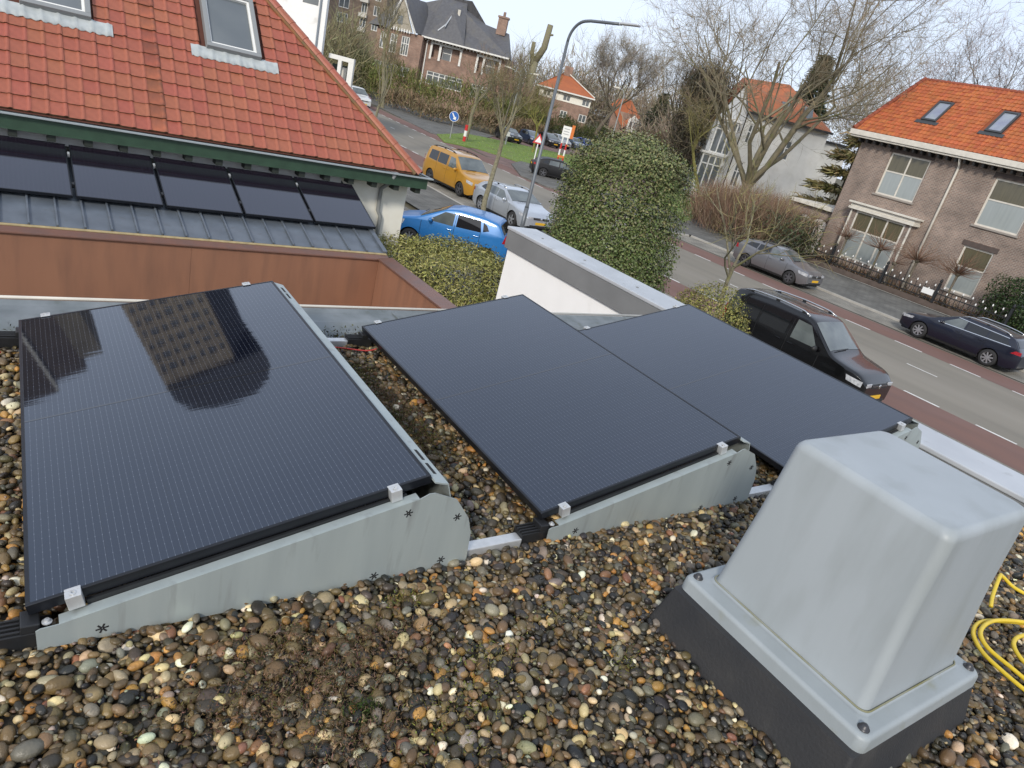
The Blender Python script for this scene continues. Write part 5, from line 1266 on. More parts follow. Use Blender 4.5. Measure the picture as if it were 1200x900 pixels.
b = MB(); b.add([(X(-2.9),-.5,Z(6.75)),(X(-.75),-.6,Z(4.2)),(X(1.3),-.5,Z(6.0)),(X(-.4),X(1.2),Z(7.85)),(X(-2.0),X(1.2),Z(7.75)),(X(1.3),X(4),Z(6.0)),(X(-2.9),X(4),Z(6.7))], [(0,1,3,4),(1,2,3),(2,5,3),(0,4,6),(3,5,6,4)]); b.build('orange_roof', bpy.data.materials['far_orange_clay'], h3)
b = MB(); b.prism([(X(-.15),Z(4.0)),(X(1.25),Z(4.0)),(X(1.25),Z(5.6)),(X(.5),Z(6.1)),(X(-.15),Z(5.5))], -.9, -.55, lambda p,t:(p[0],t,p[1])); b.build('white_gable', M['white'], h3)
for a,c,d,e_ in ((.1,.45,4.6,5.3),(.65,1.05,4.6,5.3)): b = MB(); b.box(X(a),X(c),-.96,-.90,Z(d),Z(e_)); b.build('window', M['glass'], h3)

# ---- the white villa behind the bare tree
wh, X, Z = face_house('white_villa', 'white stucco villa with orange roof and glazed bays behind the big bare tree', 'house', P(850,215,65), 1.02, .5)
g0 = Z(.6)
b = MB(); wall_holes(b, X(-.1),X(7.0),g0,Z(8.4),[(X(3.45),X(4.4),Z(5.35),Z(7.0)),(X(.3),X(1.0),Z(5.9),Z(7.5)),(X(.3),X(1.0),Z(2.2),Z(4.4))]); b.add([(X(7.0),0,g0),(X(7.0),X(6),g0),(X(7.0),X(6),Z(8.4)),(X(7.0),0,Z(8.4))],[(0,1,2,3)]); b.build('stucco_wall', white_w, wh, fixn=False)
b = MB(); b.box(X(.05),X(6.9),.3,X(5.8),g0,Z(8.2)); b.build('inner_wall', M['dark'], wh)
for a,c,d,e_ in ((3.45,4.4,5.35,7.0),(.3,1.0,5.9,7.5),(.3,1.0,2.2,4.4)): window(wh,X(a),X(c),Z(d),Z(e_),.08,2,.6,M['white'],M['glass'],None,None,.10)
# street front on the left with gable, running away from us
b = MB(); b.prism([(X(-2.6),g0),(X(-.12),g0),(X(-.12),Z(8.6)),(X(-1.0),Z(10.3)),(X(-2.6),Z(7.1))], .35, X(5), lambda p,t:(p[0],t,p[1])); b.build('gable_front', mat('grey_white_stucco', (.58,.60,.62), rough=.9, var=.12, vscale=2), wh)
for nm,(a,c,d,e_),y0 in (('upper_bay',(-2.45,-.65,4.5,7.3),-.55),('lower_bay',(-2.85,-1.0,1.5,4.35),-.75)):
    b = MB(); b.box(X(a)+.12,X(c)-.12,y0+.15,.34,Z(d)-.9 if d > 3 else g0,Z(e_)); b.box(X(a)-.15,X(c)+.15,y0-.15,.34,Z(e_)+.005,Z(e_)+.2); by = b.build(nm, M['white'], wh)
    window(wh, X(a),X(c),Z(d),Z(e_), y0, 3, .72, M['white'], M['glass'], None, None, .13)
b = MB(); b.add([(X(-.25),-.5,Z(8.35)),(X(7.1),-.5,Z(8.35)),(X(7.7),X(3),Z(8.9)),(X(3.0),X(2.6),Z(11.4)),(X(-1.1),X(2.6),Z(11.0)),(X(-1.1),.2,Z(10.5)),(X(7.1),X(6),Z(8.35)),(X(-1.2),X(6),Z(8.35)),(X(-2.7),.3,Z(7.0)),(X(-2.7),X(5),Z(7.0))], [(0,1,3,4,5),(1,2,3),(2,6,3),(6,7,4,3),(5,4,9,8)]); rf = b.build('orange_roof', old_t, wh)
b = MB(); b.box(X(-.2),X(7.15),-.62,-.45,Z(8.25),Z(8.42)); b.build('dark_gutter', M['black'], wh)
for a,d in ((2.4,8.9),(4.4,9.0)):
    b = MB(); y_ = -.5+(Z(d)-Z(8.35))*.85; b.add([(X(a),y_-.25,Z(d)),(X(a+.75),y_-.25,Z(d)),(X(a+.75),y_+.55,Z(d+.95)),(X(a),y_+.55,Z(d+.95)),(X(a),y_+.2,Z(d)),(X(a+.75),y_+.2,Z(d)),(X(a+.75),y_+.9,Z(d+.95)),(X(a),y_+.9,Z(d+.95))], [(0,1,2,3),(0,4,5,1),(1,5,6,2),(2,6,7,3),(3,7,4,0)]); b.build('skylight', M['glass'], rf)
b = MB(); b.box(X(7.02),X(9.4),1,X(5),g0,Z(7.6)); b.build('annexe_wall', white_w, wh)
b = MB(); b.box(X(6.9),X(9.5),.7,X(5.2),Z(7.6)+.005,Z(7.78)); b.build('annexe_roof', M['black'], wh)

# ---- white house and carport at the upper left, behind the red roof
wl_, X, Z = face_house('white_house', 'white house with grey drainpipe rising behind the red tiled hip', 'house', P(360,60,45), 1.0, 0)
b = MB(); b.prism([(-6,0),(X(.87),0),(X(.87)-2.4,7),(-6,7)], .02, 9.2, lambda p,t:(p[0],p[1],t)); b.build('wall', M['render'], wl_)
b = MB(); b.tube([(X(.52),-.08,9.0),(X(.52),-.08,.1)], .06, 8); b.build('drainpipe', mat('grey_drainpipe', (.26,.29,.32), rough=.4, metal=.3), wl_)
b = MB(); b.prism([(-6.2,-.3),(X(.87)+.15,-.3),(X(.87)-2.3,7.2),(-6.2,7.2)], 9.205, 9.4, lambda p,t:(p[0],p[1],t)); b.build('roof_edge', M['fascia_grey'], wl_)
b = MB(); b.box(-.6,.35,-.02,.05,7.0,8.6); b.build('window', M['glass'], wl_)
pc, X, Z = face_house('carport', 'white framed porch beside the white house, above the red hip tiles', 'porch', P(400,90,50), .92, 0)
b = MB(); b.box(-.95,.66,0,.3,Z(4.30),Z(4.58)); b.box(.33,.66,0,.3,.02,Z(4.30)-.003); b.box(-.33,-.11,0,.2,.02,Z(4.30)-.003); b.build('frame', M['white'], pc)
b = MB(); b.box(-.95,.33,.9,.95,.02,4.1); b.build('dark_doors', mat('dark_green_door', (.02,.035,.025), rough=.4), pc)
b = MB(); b.box(-.3,.0,.86,.895,2.0,4.0); b.build('pale_door_leaf', M['offwhite'], pc)

# ---- tall blocks of flats: one peeps over the trees, one only shows mirrored in the solar panel
flat_brick = brick_mat('flat_brick', (.24,.17,.12), (.19,.135,.10), (.22,.19,.15), .8, .28, .03)
tower_brick = brick_mat('tower_brick', (.46,.36,.24), (.37,.29,.19), (.40,.34,.26), .9, .3, .04)
f1, X, Z = face_house('block_of_flats', 'brown brick block of flats with white balconies far behind the trees', 'flats', P(400,20,170), 1.0, 0)
holes = [(X(4.2),X(5.6),Z(10+i*3.0),Z(12+i*3.0)) for i in range(5)]+[(X(7.0),X(8.4),Z(10+i*3.0),Z(12+i*3.0)) for i in range(5)]+[(X(-1.0),X(1.4),Z(10+i*3.0),Z(12+i*3.0)) for i in range(5)]
b = MB(); wall_holes(b, X(-6),X(9.7),0,30,holes,0,.3); b.add([(X(9.7),0,0),(X(9.7),14,0),(X(9.7),14,30),(X(9.7),0,30)],[(0,1,2,3)]); b.build('wall', flat_brick, f1, fixn=False)
b = MB(); b.box(-6.2,9.9,-.2,14,30.005,30.4); b.build('roof', slate, f1)
for a,c,d,e_ in holes: window(f1,a,c,d,e_,.1,2,None,M['white'],M['glass'],None,None,.14)
for i in range(5): b = MB(); b.box(X(4.0),X(5.8),-1.0,-.02,Z(9.1+i*3.0),Z(9.9+i*3.0)); b.build('balcony', M['offwhite'], f1)
tw_ = thing('apartment_tower', 'tall brown brick tower with dark roof, seen mirrored in the left solar panel', 'tower', (0.5,118,0), R(0))
nfl = 18
holes = [(x0, x0+w_, 12+i*2.35, 13.15+i*2.35) for i in range(22) for x0, w_ in ((-5.5,.8),(-4.2,1.3),(-2.3,.8),(-.9,1.3),(1.2,.8),(2.6,1.3),(4.6,.8))]
b = MB(); wall_holes(b, -6.2,6.0,0,65.5,holes,0,.4); b.add([(-6.2,0,0),(-6.2,14,0),(-6.2,14,65.5),(-6.2,0,65.5)],[(0,3,2,1)]); b.build('wall', tower_brick, tw_, fixn=False)
b = MB(); b.prism([(6.0,0),(6.4,0),(10.6,9),(10.6,12),(6.0,14)], 0, 65.0, lambda p,t:(p[0],p[1],t)); b.build('shaded_side_wall', mat('shaded_brick', (.05,.042,.036), rough=.7, var=.3, vscale=.3), tw_)  # turned-away brick side, its shade put into the dark colour
b = MB(); b.prism([(-6.2,65.51),(11.0,65.51),(11.2,69.0),(9.8,71.5),(7.0,73.2),(3.0,73.4),(-1.0,72.6),(-4.4,70.8),(-5.9,68.5)], -.6, 14, lambda p,t:(p[0],t,p[1])); b.build('dark_roof', slate, tw_)
for h in holes: p = MB(); p.box(h[0],h[1],.3,.35,h[2],h[3]); p.build('window', M['glass'], tw_)
t2 = thing('stepped_flats', 'lower stepped brown flats beside the brick tower, mirrored at the left panel edge', 'flats', (-13.5,100,0), R(0))
b = MB(); b.box(-8.5,-3.2,0,14,0,50); b.box(-3.195,1.2,0,14,0,48.5); b.build('brick_body', mat('old_tower_brick', (.16,.125,.10), rough=.9, var=.3, vscale=.4), t2)
b = MB(); b.box(1.205,4.0,0,14,0,46.8); b.build('pale_body', mat('pale_tower_brick', (.27,.23,.17), rough=.9, var=.3, vscale=.5), t2)
b = MB(); b.box(-3.3,-2.9,-.3,-.01,0,49.5); b.build('pale_pier', M['offwhite'], t2)
# ================================================================ trees, hedges, shrubs
def unit(v): return v/ (np.linalg.norm(v)+1e-9)
def bare_tree(name, label, base, H, seed, r0=.15, trunk_len=.35, nmain=4, spread=.55, levels=4, twig_n=8, twig_len=.7, twig_w=.008, bark=None,
              cols=((.16,.13,.085),(.12,.095,.065),(.20,.17,.10)), lean=(0,0), up=.25, kids_n=(3,5), group=None, ratio=.66, cat='tree', parts=('trunk','crown')):
    rr = np.random.default_rng(seed)
    t = thing(name, label, cat, base, 0, group)
    thick, thin = MB(), MB(); TB, TD, TWd = [], [], []
    def limb(p, d, L, r, lev):
        n = 5 if lev < 2 else 4 if lev == 2 else 3
        pts = [p]; rad = [r]; q = p.copy(); dd = d.copy(); dirs = [d]
        for i in range(n):
            dd = unit(dd + rr.normal(size=3)*(.10+.05*lev) + np.array([0,0,up*.35 if lev else .1]))
            q = q + dd*L/n; pts.append(q.copy()); dirs.append(dd.copy()); rad.append(r*(1-(.55 if lev else .35)*(i+1)/n))
        (thick if lev <= 1 else thin).tube([tuple(x) for x in pts], rad, 8 if lev == 0 else 6 if lev == 1 else 4 if lev == 2 else 3, cap=False)
        if lev >= levels:
            for k in range(twig_n):
                f = rr.uniform(.15,1); j = min(int(f*n), n-1); b0 = pts[j]+(pts[j+1]-pts[j])*(f*n-j)
                dv = unit(dirs[j+1]*1.0+rr.normal(size=3)*.65+np.array([0,0,up*.6])); TB.append(b0); TD.append(dv*twig_len*rr.uniform(.5,1.2)); TWd.append(twig_w*rr.uniform(.6,1.1))
            return
        k = rr.integers(kids_n[0], kids_n[1]+1) if lev else nmain
        for i in range(k):
            f = rr.uniform(.35,1) if lev else (rr.uniform(.78,1) if i else 1)
            j = min(int(f*n), n-1); b0 = pts[j]+(pts[j+1]-pts[j])*(f*n-j)
            a = unit(np.cross(dirs[j+1], rr.normal(size=3))) if lev else np.array([math.cos(2*math.pi*i/k+rr.uniform(-.4,.4)), math.sin(2*math.pi*i/k+rr.uniform(-.4,.4)), 0])
            sp = spread*rr.uniform(.6,1.35)
            dv = unit(dirs[j+1]*(1-.35*sp)+a*sp+np.array([0,0,up]))
            LL = L*ratio*rr.uniform(.75,1.2) if lev else (H-H*trunk_len)*.52*rr.uniform(.85,1.15)
            limb(b0, dv, LL, rad[j]*(.62 if lev else .66)*rr.uniform(.85,1.05), lev+1)
        if lev:
            for kx in range(twig_n//3):
                f = rr.uniform(.3,1); j = min(int(f*n), n-1); b0 = pts[j]
                TB.append(b0); TD.append(unit(dirs[j+1]+rr.normal(size=3)*.8)*twig_len*rr.uniform(.4,.9)); TWd.append(twig_w)
    limb(np.zeros(3), unit(np.array([lean[0],lean[1],1.0])), H*trunk_len, r0, 0)
    bk = bark or M['bark']
    for q_ in (): pass
    tr = thick.build(parts[0], bk, t, smooth=True, fixn=False)
    cr = thin.build(parts[1], bk, t, smooth=True, fixn=False)
    if TB: twig_mesh('twigs', TB, TD, np.array(TWd), palette(len(TB), cols), M['twig'], cr)
    return t

def blob(n, rx, ry, rz, seed, shell=.35, boxy=0.0, lumps=9, lamp=.18):
    """points in a lumpy ellipsoid; returns points and outward normals"""
    rr = np.random.default_rng(seed)
    d = rr.normal(size=(n,3)); d /= np.linalg.norm(d,axis=1)[:,None]
    L = rr.normal(size=(lumps,3)); L /= np.linalg.norm(L,axis=1)[:,None]
    k = np.clip((d@L.T-.72)/.28, 0, 1).max(1)
    s = 1-boxy*(1-1/np.maximum(1e-3, np.abs(d).max(1)).clip(0,1.6)) if boxy else 1
    r = (1-shell*rr.uniform(0,1,n)**1.6)*(1-lamp+lamp*k*1.6)*s*(1+rr.normal(size=n)*.035)
    return d*r[:,None]*[rx,ry,rz], d
def bush(name, label, loc, rx, ry, rz, n, leaf, cols, w, seed, boxy=.0, shell=.45, lamp=.16, up=.35, stem=True, cat='bush', jit=.22, aspect=.5, core=(.025,.032,.014), tipcol=None, group=None):
    t = thing(name, label, cat, loc, 0, group)
    p, d = blob(n, rx, ry, rz, seed, shell, boxy, 14, lamp); p[:,2] += rz
    c = palette(n, cols, w, jit)
    if tipcol is not None:
        f = nrng.uniform(size=n) < np.clip((p[:,2]/(2*rz)-.55)*1.5, .04, .6); c[f] = palette(int(f.sum()), [tipcol], None, .2)
    leaf_mesh('foliage', p, leaf*nrng.uniform(.6,1.25,n), c, M['leaf'], t, up, d, aspect)
    b = MB(); 
    for k in range(7):
        a = 2*math.pi*k/7; b.tube([(0,0,0),(rx*.25*math.cos(a),ry*.25*math.sin(a),rz*.8),(rx*.55*math.cos(a),ry*.55*math.sin(a),rz*1.45)], [.05,.035,.012], 5)
    b.build('stems', M['bark'], t)
    return t

bush('big_bush', 'big rounded evergreen bush of small leaves behind the white garden wall', (9.45,9.75,.1), 1.09,1.10,2.42, 110000, .052,
     [(.070,.100,.028),(.098,.136,.038),(.122,.158,.050),(.155,.18,.07),(.21,.21,.11)], [.18,.30,.32,.15,.05], 3, shell=.20, boxy=.55, tipcol=(.19,.19,.08), lamp=.055, aspect=.65, jit=.12, up=.5)
p_, d_ = None, None
bush('hedge_bush', 'yellow-green feathery hedge bush between the brown parapet and the blue car', (6.62,10.75,.1), 1.60,.95,1.15, 46000, .08,
     [(.21,.21,.055),(.27,.26,.072),(.32,.30,.10),(.40,.36,.15),(.15,.16,.042)], [.25,.32,.25,.10,.08], 5, shell=.22, jit=.15, boxy=.5, aspect=.26, lamp=.10, up=.6)
bush('round_bush', 'small round yellow-green bush in front of the black van', (9.75,7.15,1.3), .80,.80,.90, 12000, .045,
     [(.14,.145,.03),(.20,.195,.045),(.27,.25,.07),(.33,.28,.095),(.08,.085,.02)], [.2,.3,.25,.1,.15], 8, shell=.3, lamp=.06)
bush('dark_hedge', 'dark green clipped bush at the right picture edge by the brick wall', (40.7,12.35,.1), 1.0,1.7,1.42, 9000, .13, [(.015,.032,.010),(.028,.052,.014),(.045,.075,.022),(.07,.10,.035)], [.3,.35,.25,.1], 12, boxy=.6)
bush('low_shrub', 'low scrubby plants at the foot of the cream house wall', (8.2,15.6,.0), 1.0,1.3,.35, 2600, .10, [(.10,.10,.04),(.17,.14,.06),(.06,.075,.02),(.20,.13,.07)], None, 15, boxy=.3)
bush('low_shrub', 'small shrub peeping out beside the lower end of the red hip tiles', (15.2,33.0,.1), .7,.7,.9, 1500, .14, [(.05,.08,.02),(.09,.12,.03),(.12,.13,.05)], None, 16)

# street trees on our side
bare_tree('street_tree', 'slender mossy tree with a fuzzy crown between yellow van and silver car', (16.62,25.0,.1), 7.2, 21, r0=.12, trunk_len=.44, nmain=5, spread=.30, levels=3, twig_n=9, twig_len=.75, twig_w=.007, bark=M['bark_pale'], cols=((.20,.18,.085),(.15,.13,.07),(.24,.21,.11)), up=.30, kids_n=(3,5), group='young street trees')
bare_tree('street_tree', 'thin forked lichen-covered tree beside the grey estate car and round bush', (16.0,11.5,.1), 6.4, 29, r0=.075, trunk_len=.36, nmain=4, spread=.55, levels=3, twig_n=10, twig_len=.5, twig_w=.005, bark=M['bark_pale'], cols=((.30,.27,.11),(.25,.22,.10),(.20,.17,.09)), up=.12, kids_n=(2,4), group='young street trees')
bare_tree('street_tree', 'thin young tree at the kerb left of the yellow van, forked crown', (18.6,42.0,.1), 7.2, 33, r0=.11, trunk_len=.40, nmain=5, spread=.40, levels=3, twig_n=10, twig_len=.8, twig_w=.009, bark=M['bark_pale'], cols=((.24,.21,.11),(.18,.155,.085)), up=.35, kids_n=(2,4), group='young street trees')
# beyond the road
def g3(u, v): q = G(u, v); return (q.x, q.y, .0)
bare_tree('street_tree', 'pale tall tree trunk rising in front of the villa gable', g3(448,127), 13.0, 35, r0=.24, trunk_len=.55, nmain=4, spread=.35, levels=3, twig_n=10, twig_len=1.1, twig_w=.013, bark=M['bark_pale'], cols=((.26,.23,.14),(.2,.17,.1)), up=.4)
bare_tree('street_tree', 'pale trunked tree behind the blue round sign, brown twiggy crown', g3(545,165), 8.6, 37, r0=.20, trunk_len=.45, nmain=5, spread=.5, levels=3, twig_n=6, twig_len=1.0, twig_w=.012, bark=M['bark_pale'], cols=((.19,.12,.075),(.23,.15,.09),(.15,.11,.07)), up=.25)
bare_tree('street_tree', 'yellow-green sapling on the grass strip left of the lamp post', g3(624,179), 7.5, 39, r0=.13, trunk_len=.36, nmain=5, spread=.55, levels=3, twig_n=14, twig_len=.9, twig_w=.012, bark=mat('lichen_bark', (.24,.23,.06), rough=.9, var=.3, vscale=6), cols=((.22,.19,.09),(.17,.14,.08)), up=.25)
big = P(866,236,54); bare_tree('bare_tree', 'huge bare spreading tree in front of the white villa', (big.x, big.y, .2), 19.5, 44, r0=.47, trunk_len=.16, nmain=8, spread=.80, levels=5, twig_n=11, twig_len=1.25, twig_w=.0085, bark=mat('big_bark', (.25,.22,.15), rough=.9, col2=(.18,.155,.10), vscale=3, bump=.5, bscale=14, stain=(.17,.17,.07), stscale=1.5), cols=((.25,.195,.125),(.20,.155,.095),(.30,.24,.155)), up=.20, kids_n=(3,4), ratio=.70)
q = P(836,212,56); bare_tree('bare_tree', 'yellowish leaning tree left of the big bare tree', (q.x, q.y, .2), 9.5, 47, r0=.16, trunk_len=.55, nmain=4, spread=.6, levels=3, twig_n=10, twig_len=1.0, twig_w=.010, bark=mat('yellow_bark', (.26,.24,.075), rough=.9, var=.3, vscale=5), cols=((.24,.21,.10),(.2,.17,.09)), lean=(-.35,.28), up=.15)
q = P(1165,150,82); bare_tree('bare_tree', 'pale purplish bare tree behind the orange roof at the right edge', (q.x, q.y, .0), 25, 52, r0=.5, trunk_len=.30, nmain=7, spread=.55, levels=5, twig_n=7, twig_len=1.4, twig_w=.016, cols=((.27,.21,.19),(.32,.26,.23),(.22,.18,.16)), up=.25, kids_n=(3,4), ratio=.72)
q = P(700,150,120); bare_tree('bare_tree', 'tall faint bare tree against the sky between the far houses', (q.x, q.y, 2), 15.5, 55, r0=.35, trunk_len=.3, nmain=6, spread=.55, levels=4, twig_n=12, twig_len=1.8, twig_w=.022, cols=((.26,.23,.19),(.31,.28,.23)), up=.3)
q = P(795,150,75); bare_tree('bare_tree', 'spreading bare tree left of the white villa, grey-brown twigs', (q.x, q.y, 1), 12.5, 57, r0=.34, trunk_len=.25, nmain=5, spread=.7, levels=4, twig_n=9, twig_len=1.7, twig_w=.014, cols=((.17,.145,.11),(.21,.18,.13)), up=.2, kids_n=(3,5))
q = P(600,110,125); bare_tree('bare_tree', 'bare tree right beside the dark villa roof', (q.x, q.y, 2), 10, 58, r0=.3, trunk_len=.3, nmain=5, spread=.6, levels=3, twig_n=12, twig_len=1.8, twig_w=.02, cols=((.22,.16,.12),(.26,.2,.15)), up=.25)
# pollarded stump
q = P(622,88,112); t = thing('pollard_tree', 'cut back thick bare trunk with two stubs standing against the sky', 'tree', (q.x, q.y, 1.5))
b = MB(); b.tube([(0,0,0),(.1,0,4),(.2,.1,8.4)], [.75,.6,.55], 10); b.tube([(.2,.1,8.3),(.9,-.5,10.5),(1.0,-.6,13.6)], [.52,.48,.42], 9); b.tube([(.9,-.55,12.2),(1.55,-1.1,12.4)], [.2,.14], 6); b.build('trunk', M['bark_pale'], t, smooth=True)
b = MB(); b.tube([(.15,.1,7.6),(-.35,.5,9.4),(-.4,.5,10.9)], [.38,.32,.28], 8); b.build('stub', M['bark_pale'], t, smooth=True)

# pollards clipped flat along the garden fence
def pollard(label, x, y, h, seed, k=60):
    rr = np.random.default_rng(seed); t = thing('pollard_lime', label, 'tree', (x,y,.1), 0, 'pollards along the white-tipped fence')
    b = MB(); b.tube([(0,0,0),(.03,.02,h*.6),(0,0,h)], [.07,.055,.075], 7); b.ball((0,0,h), .14, (1,1,.8), 5); b.build('trunk', M['bark'], t, smooth=True)
    d = rr.normal(size=(k,3)); d[:,2] = np.abs(d[:,2])*.8+.12; d /= np.linalg.norm(d,axis=1)[:,None]
    twig_mesh('crown', np.zeros((k,3))+[0,0,h], d*(rr.uniform(.8,1.75,k))[:,None], rr.uniform(.009,.016,k), palette(k, [(.17,.10,.07),(.22,.135,.09),(.14,.09,.065)]), M['twig'], t)
for i, (y, lab) in enumerate(((22.1,'pollard with a twig head before the left end of the bay window'),(19.95,'pollard with a twig head before the right pane of the bay window'),(17.8,'pollard with spreading twigs beside the white drainpipe'),(15.6,'pollard with a wide twig head before the lower right window'))):
    pollard(lab, 40.1, y, 2.0, 60+i, (110,110,150,190)[i])
pollard('pollard with a twig ball before the arched white garage doors', 41.3, 25.2, 1.95, 66, 80)
pollard('slim pollard stem between the bay window and drainpipe', 40.1, 18.9, 1.5, 67, 25)

# twiggy shrubs: many fine rods springing from the ground
def shrub(name, label, poly_c, rx, ry, h, n, seed, cols, w=.010, cat='shrub', fan=.35, group=None, kind=None, z=0.0):
    rr = np.random.default_rng(seed); t = thing(name, label, cat, (poly_c[0], poly_c[1], z), 0, group)
    a = rr.uniform(0,2*np.pi,n); q = np.sqrt(rr.uniform(0,1,n)); bx = np.stack([q*np.cos(a)*rx, q*np.sin(a)*ry, rr.uniform(0,h*.55,n)],1)
    d = rr.normal(size=(n,3))*fan; d[:,2] = 1; d[:,:2] += bx[:,:2]/[rx,ry]*fan*.8; d /= np.linalg.norm(d,axis=1)[:,None]
    top = h*(.62+.38*np.cos(q*1.35))-bx[:,2]
    twig_mesh('twigs', bx, d*(np.clip(top,.25,None)*rr.uniform(.35,.85,n))[:,None], rr.uniform(.5,1.1,n)*w, palette(n, cols, None, .25), M['twig'], t)
    b = MB()
    for k in range(14):
        x, y = rr.uniform(-.8,.8)*rx, rr.uniform(-.8,.8)*ry; b.tube([(x,y,0),(x*1.1,y*1.1,h*.6)], [.03,.012], 5, cap=False)
    b.build('stems', M['bark'], t)
    return t
rc = [(.20,.125,.085),(.25,.165,.11),(.16,.10,.07),(.28,.21,.14)]
q = P(868,262,46); shrub('bare_shrub', 'mass of reddish brown twigs below the big bare tree', (q.x, q.y), 2.4, 3.6, 4.6, 5200, 71, rc, .011)
q = P(905,262,46); shrub('bare_shrub', 'brown twiggy shrub right of the big bare trunk, behind the grey estate car', (q.x, q.y), 2.2, 3.0, 4.0, 3600, 72, rc, .011)
q = P(838,262,50); shrub('bare_shrub', 'brown shrub at the left end of the villa garden beside the lawn', (q.x, q.y), 1.8, 2.6, 3.4, 2600, 73, rc, .011)
q = P(950,260,52); shrub('bare_hedge', 'upright brown hedge showing above the garage cornice', (q.x, q.y), 2.4, 3.4, 4.6, 3600, 74, [(.17,.13,.075),(.21,.165,.095),(.13,.10,.06)], .012)
q = P(905,290,44); bush('dark_shrub', 'dark green undergrowth behind the roof of the grey estate car', (q.x, q.y, 0), 1.6,2.6,1.3, 3800, .2, [(.02,.028,.010),(.035,.045,.016),(.05,.06,.022)], None, 75, boxy=.4)

# conifers by the white villa
def conifer(name, label, loc, h, r, n, cols, seed, droop=.25, layers=0):
    rr = np.random.default_rng(seed); t = thing(name, label, 'tree', loc)
    b = MB(); b.tube([(0,0,0),(0,0,h*.97)], [h*.022,.03], 7); tr = b.build('trunk', M['bark'], t)
    f = rr.uniform(0,1,n)**.75; z = h*(.12+.88*f); a = rr.uniform(0,2*np.pi,n); 
    if layers: z = h*(.15+.85*(np.floor(f*layers)+rr.uniform(0,.35,n))/layers)
    lim = r*(1.02-z/h)**1.0*(1+.25*np.sin(a*3+z*2.3)); q = np.sqrt(rr.uniform(0.05,1,n))*lim
    p = np.stack([q*np.cos(a), q*np.sin(a), z-q*droop],1); d = np.stack([np.cos(a), np.sin(a), -droop*np.ones(n)],1)+rr.normal(size=(n,3))*.35
    twig_mesh('crown', p, d*rr.uniform(.3,.8,n)[:,None], rr.uniform(.05,.11,n), palette(n, cols, None, .25), M['leaf'], t)
q = P(938,150,84); conifer('conifer', 'dark conifer towering behind the orange villa roof', (q.x, q.y, 1), 15.5, 4.6, 6500, [(.030,.044,.018),(.045,.060,.024),(.020,.030,.012)], 81)
q = P(985,225,58); conifer('cedar', 'flat layered olive cedar between white villa and brick house', (q.x, q.y, .5), 8.6, 3.6, 4200, [(.21,.185,.075),(.16,.145,.06),(.27,.22,.10),(.10,.095,.04)], 82, .12, 6)
q = P(668,150,128); conifer('conifer', 'dark green conifer beside the far cream house', (q.x+14, q.y-6, 2), 9.0, 4.0, 2600, [(.035,.055,.022),(.05,.07,.03)], 83, .1)

# hedges around the villa
def hedge(name, label, pts, h, wd, n, cols, seed, leaf=.3, twigs=True, cat='hedge'):
    rr = np.random.default_rng(seed); c = np.mean(np.array(pts),0); t = thing(name, label, cat, (c[0], c[1], 0))
    P_ = np.array(pts)-c; seg = np.linalg.norm(np.diff(P_,axis=0),axis=1); cs = np.concatenate([[0],np.cumsum(seg)]); s = rr.uniform(0,cs[-1],n)
    x = np.interp(s, cs, P_[:,0]); y = np.interp(s, cs, P_[:,1])
    hh = h*(1+.16*np.sin(s*.55+seed)+.09*np.sin(s*1.7)+rr.normal(size=n)*.04); z = hh*np.maximum(rr.uniform(0,1,n), rr.uniform(0,1,n))
    p = np.stack([x+rr.uniform(-wd,wd,n), y+rr.uniform(-wd,wd,n), z],1)
    if twigs:
        d = rr.normal(size=(n,3))*.5; d[:,2] += .8
        twig_mesh('twigs', p, d*leaf*rr.uniform(.8,2.0,n)[:,None], rr.uniform(.02,.05,n), palette(n, cols, None, .25), M['twig'], t)
    else: leaf_mesh('foliage', p, leaf*rr.uniform(.6,1.3,n), palette(n, cols, None, .25), M['leaf'], t, .3, None, .5)
    return t
og = [(.125,.15,.042),(.17,.185,.056),(.10,.12,.034),(.21,.195,.08),(.14,.12,.055)]
hedge('tall_hedge', 'tall olive green hedge below the white villa windows, along the far pavement', [(39,103),(38.6,86),(40.0,74.5),(48,74.5),(62,84)], 4.1, 1.0, 14000, og, 91, .34)
hedge('low_hedge', 'lower brown hedge along the pavement at the foot of the tall hedge', [(37.6,84),(38.6,73.0),(47.5,73),(60,80.5)], 1.9, .5, 6500, [(.23,.165,.105),(.27,.205,.13),(.17,.14,.075)], 92, .28)
hedge('lot_hedge', 'green hedge behind the parked cars of the car park', [(56,82),(72,90),(92,96)], 3.0, 1.0, 6000, [(.06,.075,.025),(.09,.10,.035),(.045,.06,.02)], 93, .34)
hedge('garden_hedge', 'brown winter hedge left of the villa lawn, behind the big bush', [(78,78),(68,66),(60,52),(55,45)], 4.0, 1.4, 8000, [(.12,.09,.06),(.16,.12,.08),(.09,.075,.05)], 94, .4)
hedge('front_hedge', 'thin hedge strip inside the white-tipped fence of the brick house', [(40.6,24.3),(40.6,12.5)], .45, .4, 1500, [(.14,.09,.055),(.10,.075,.045)], 95, .16)
hedge('ivy_hedge', 'dark ivy covered trunks between big bush and white villa', [(50.5,45.5),(52,47)], 9.0, 1.8, 6500, [(.075,.062,.045),(.10,.085,.06),(.05,.048,.032)], 96, .4)

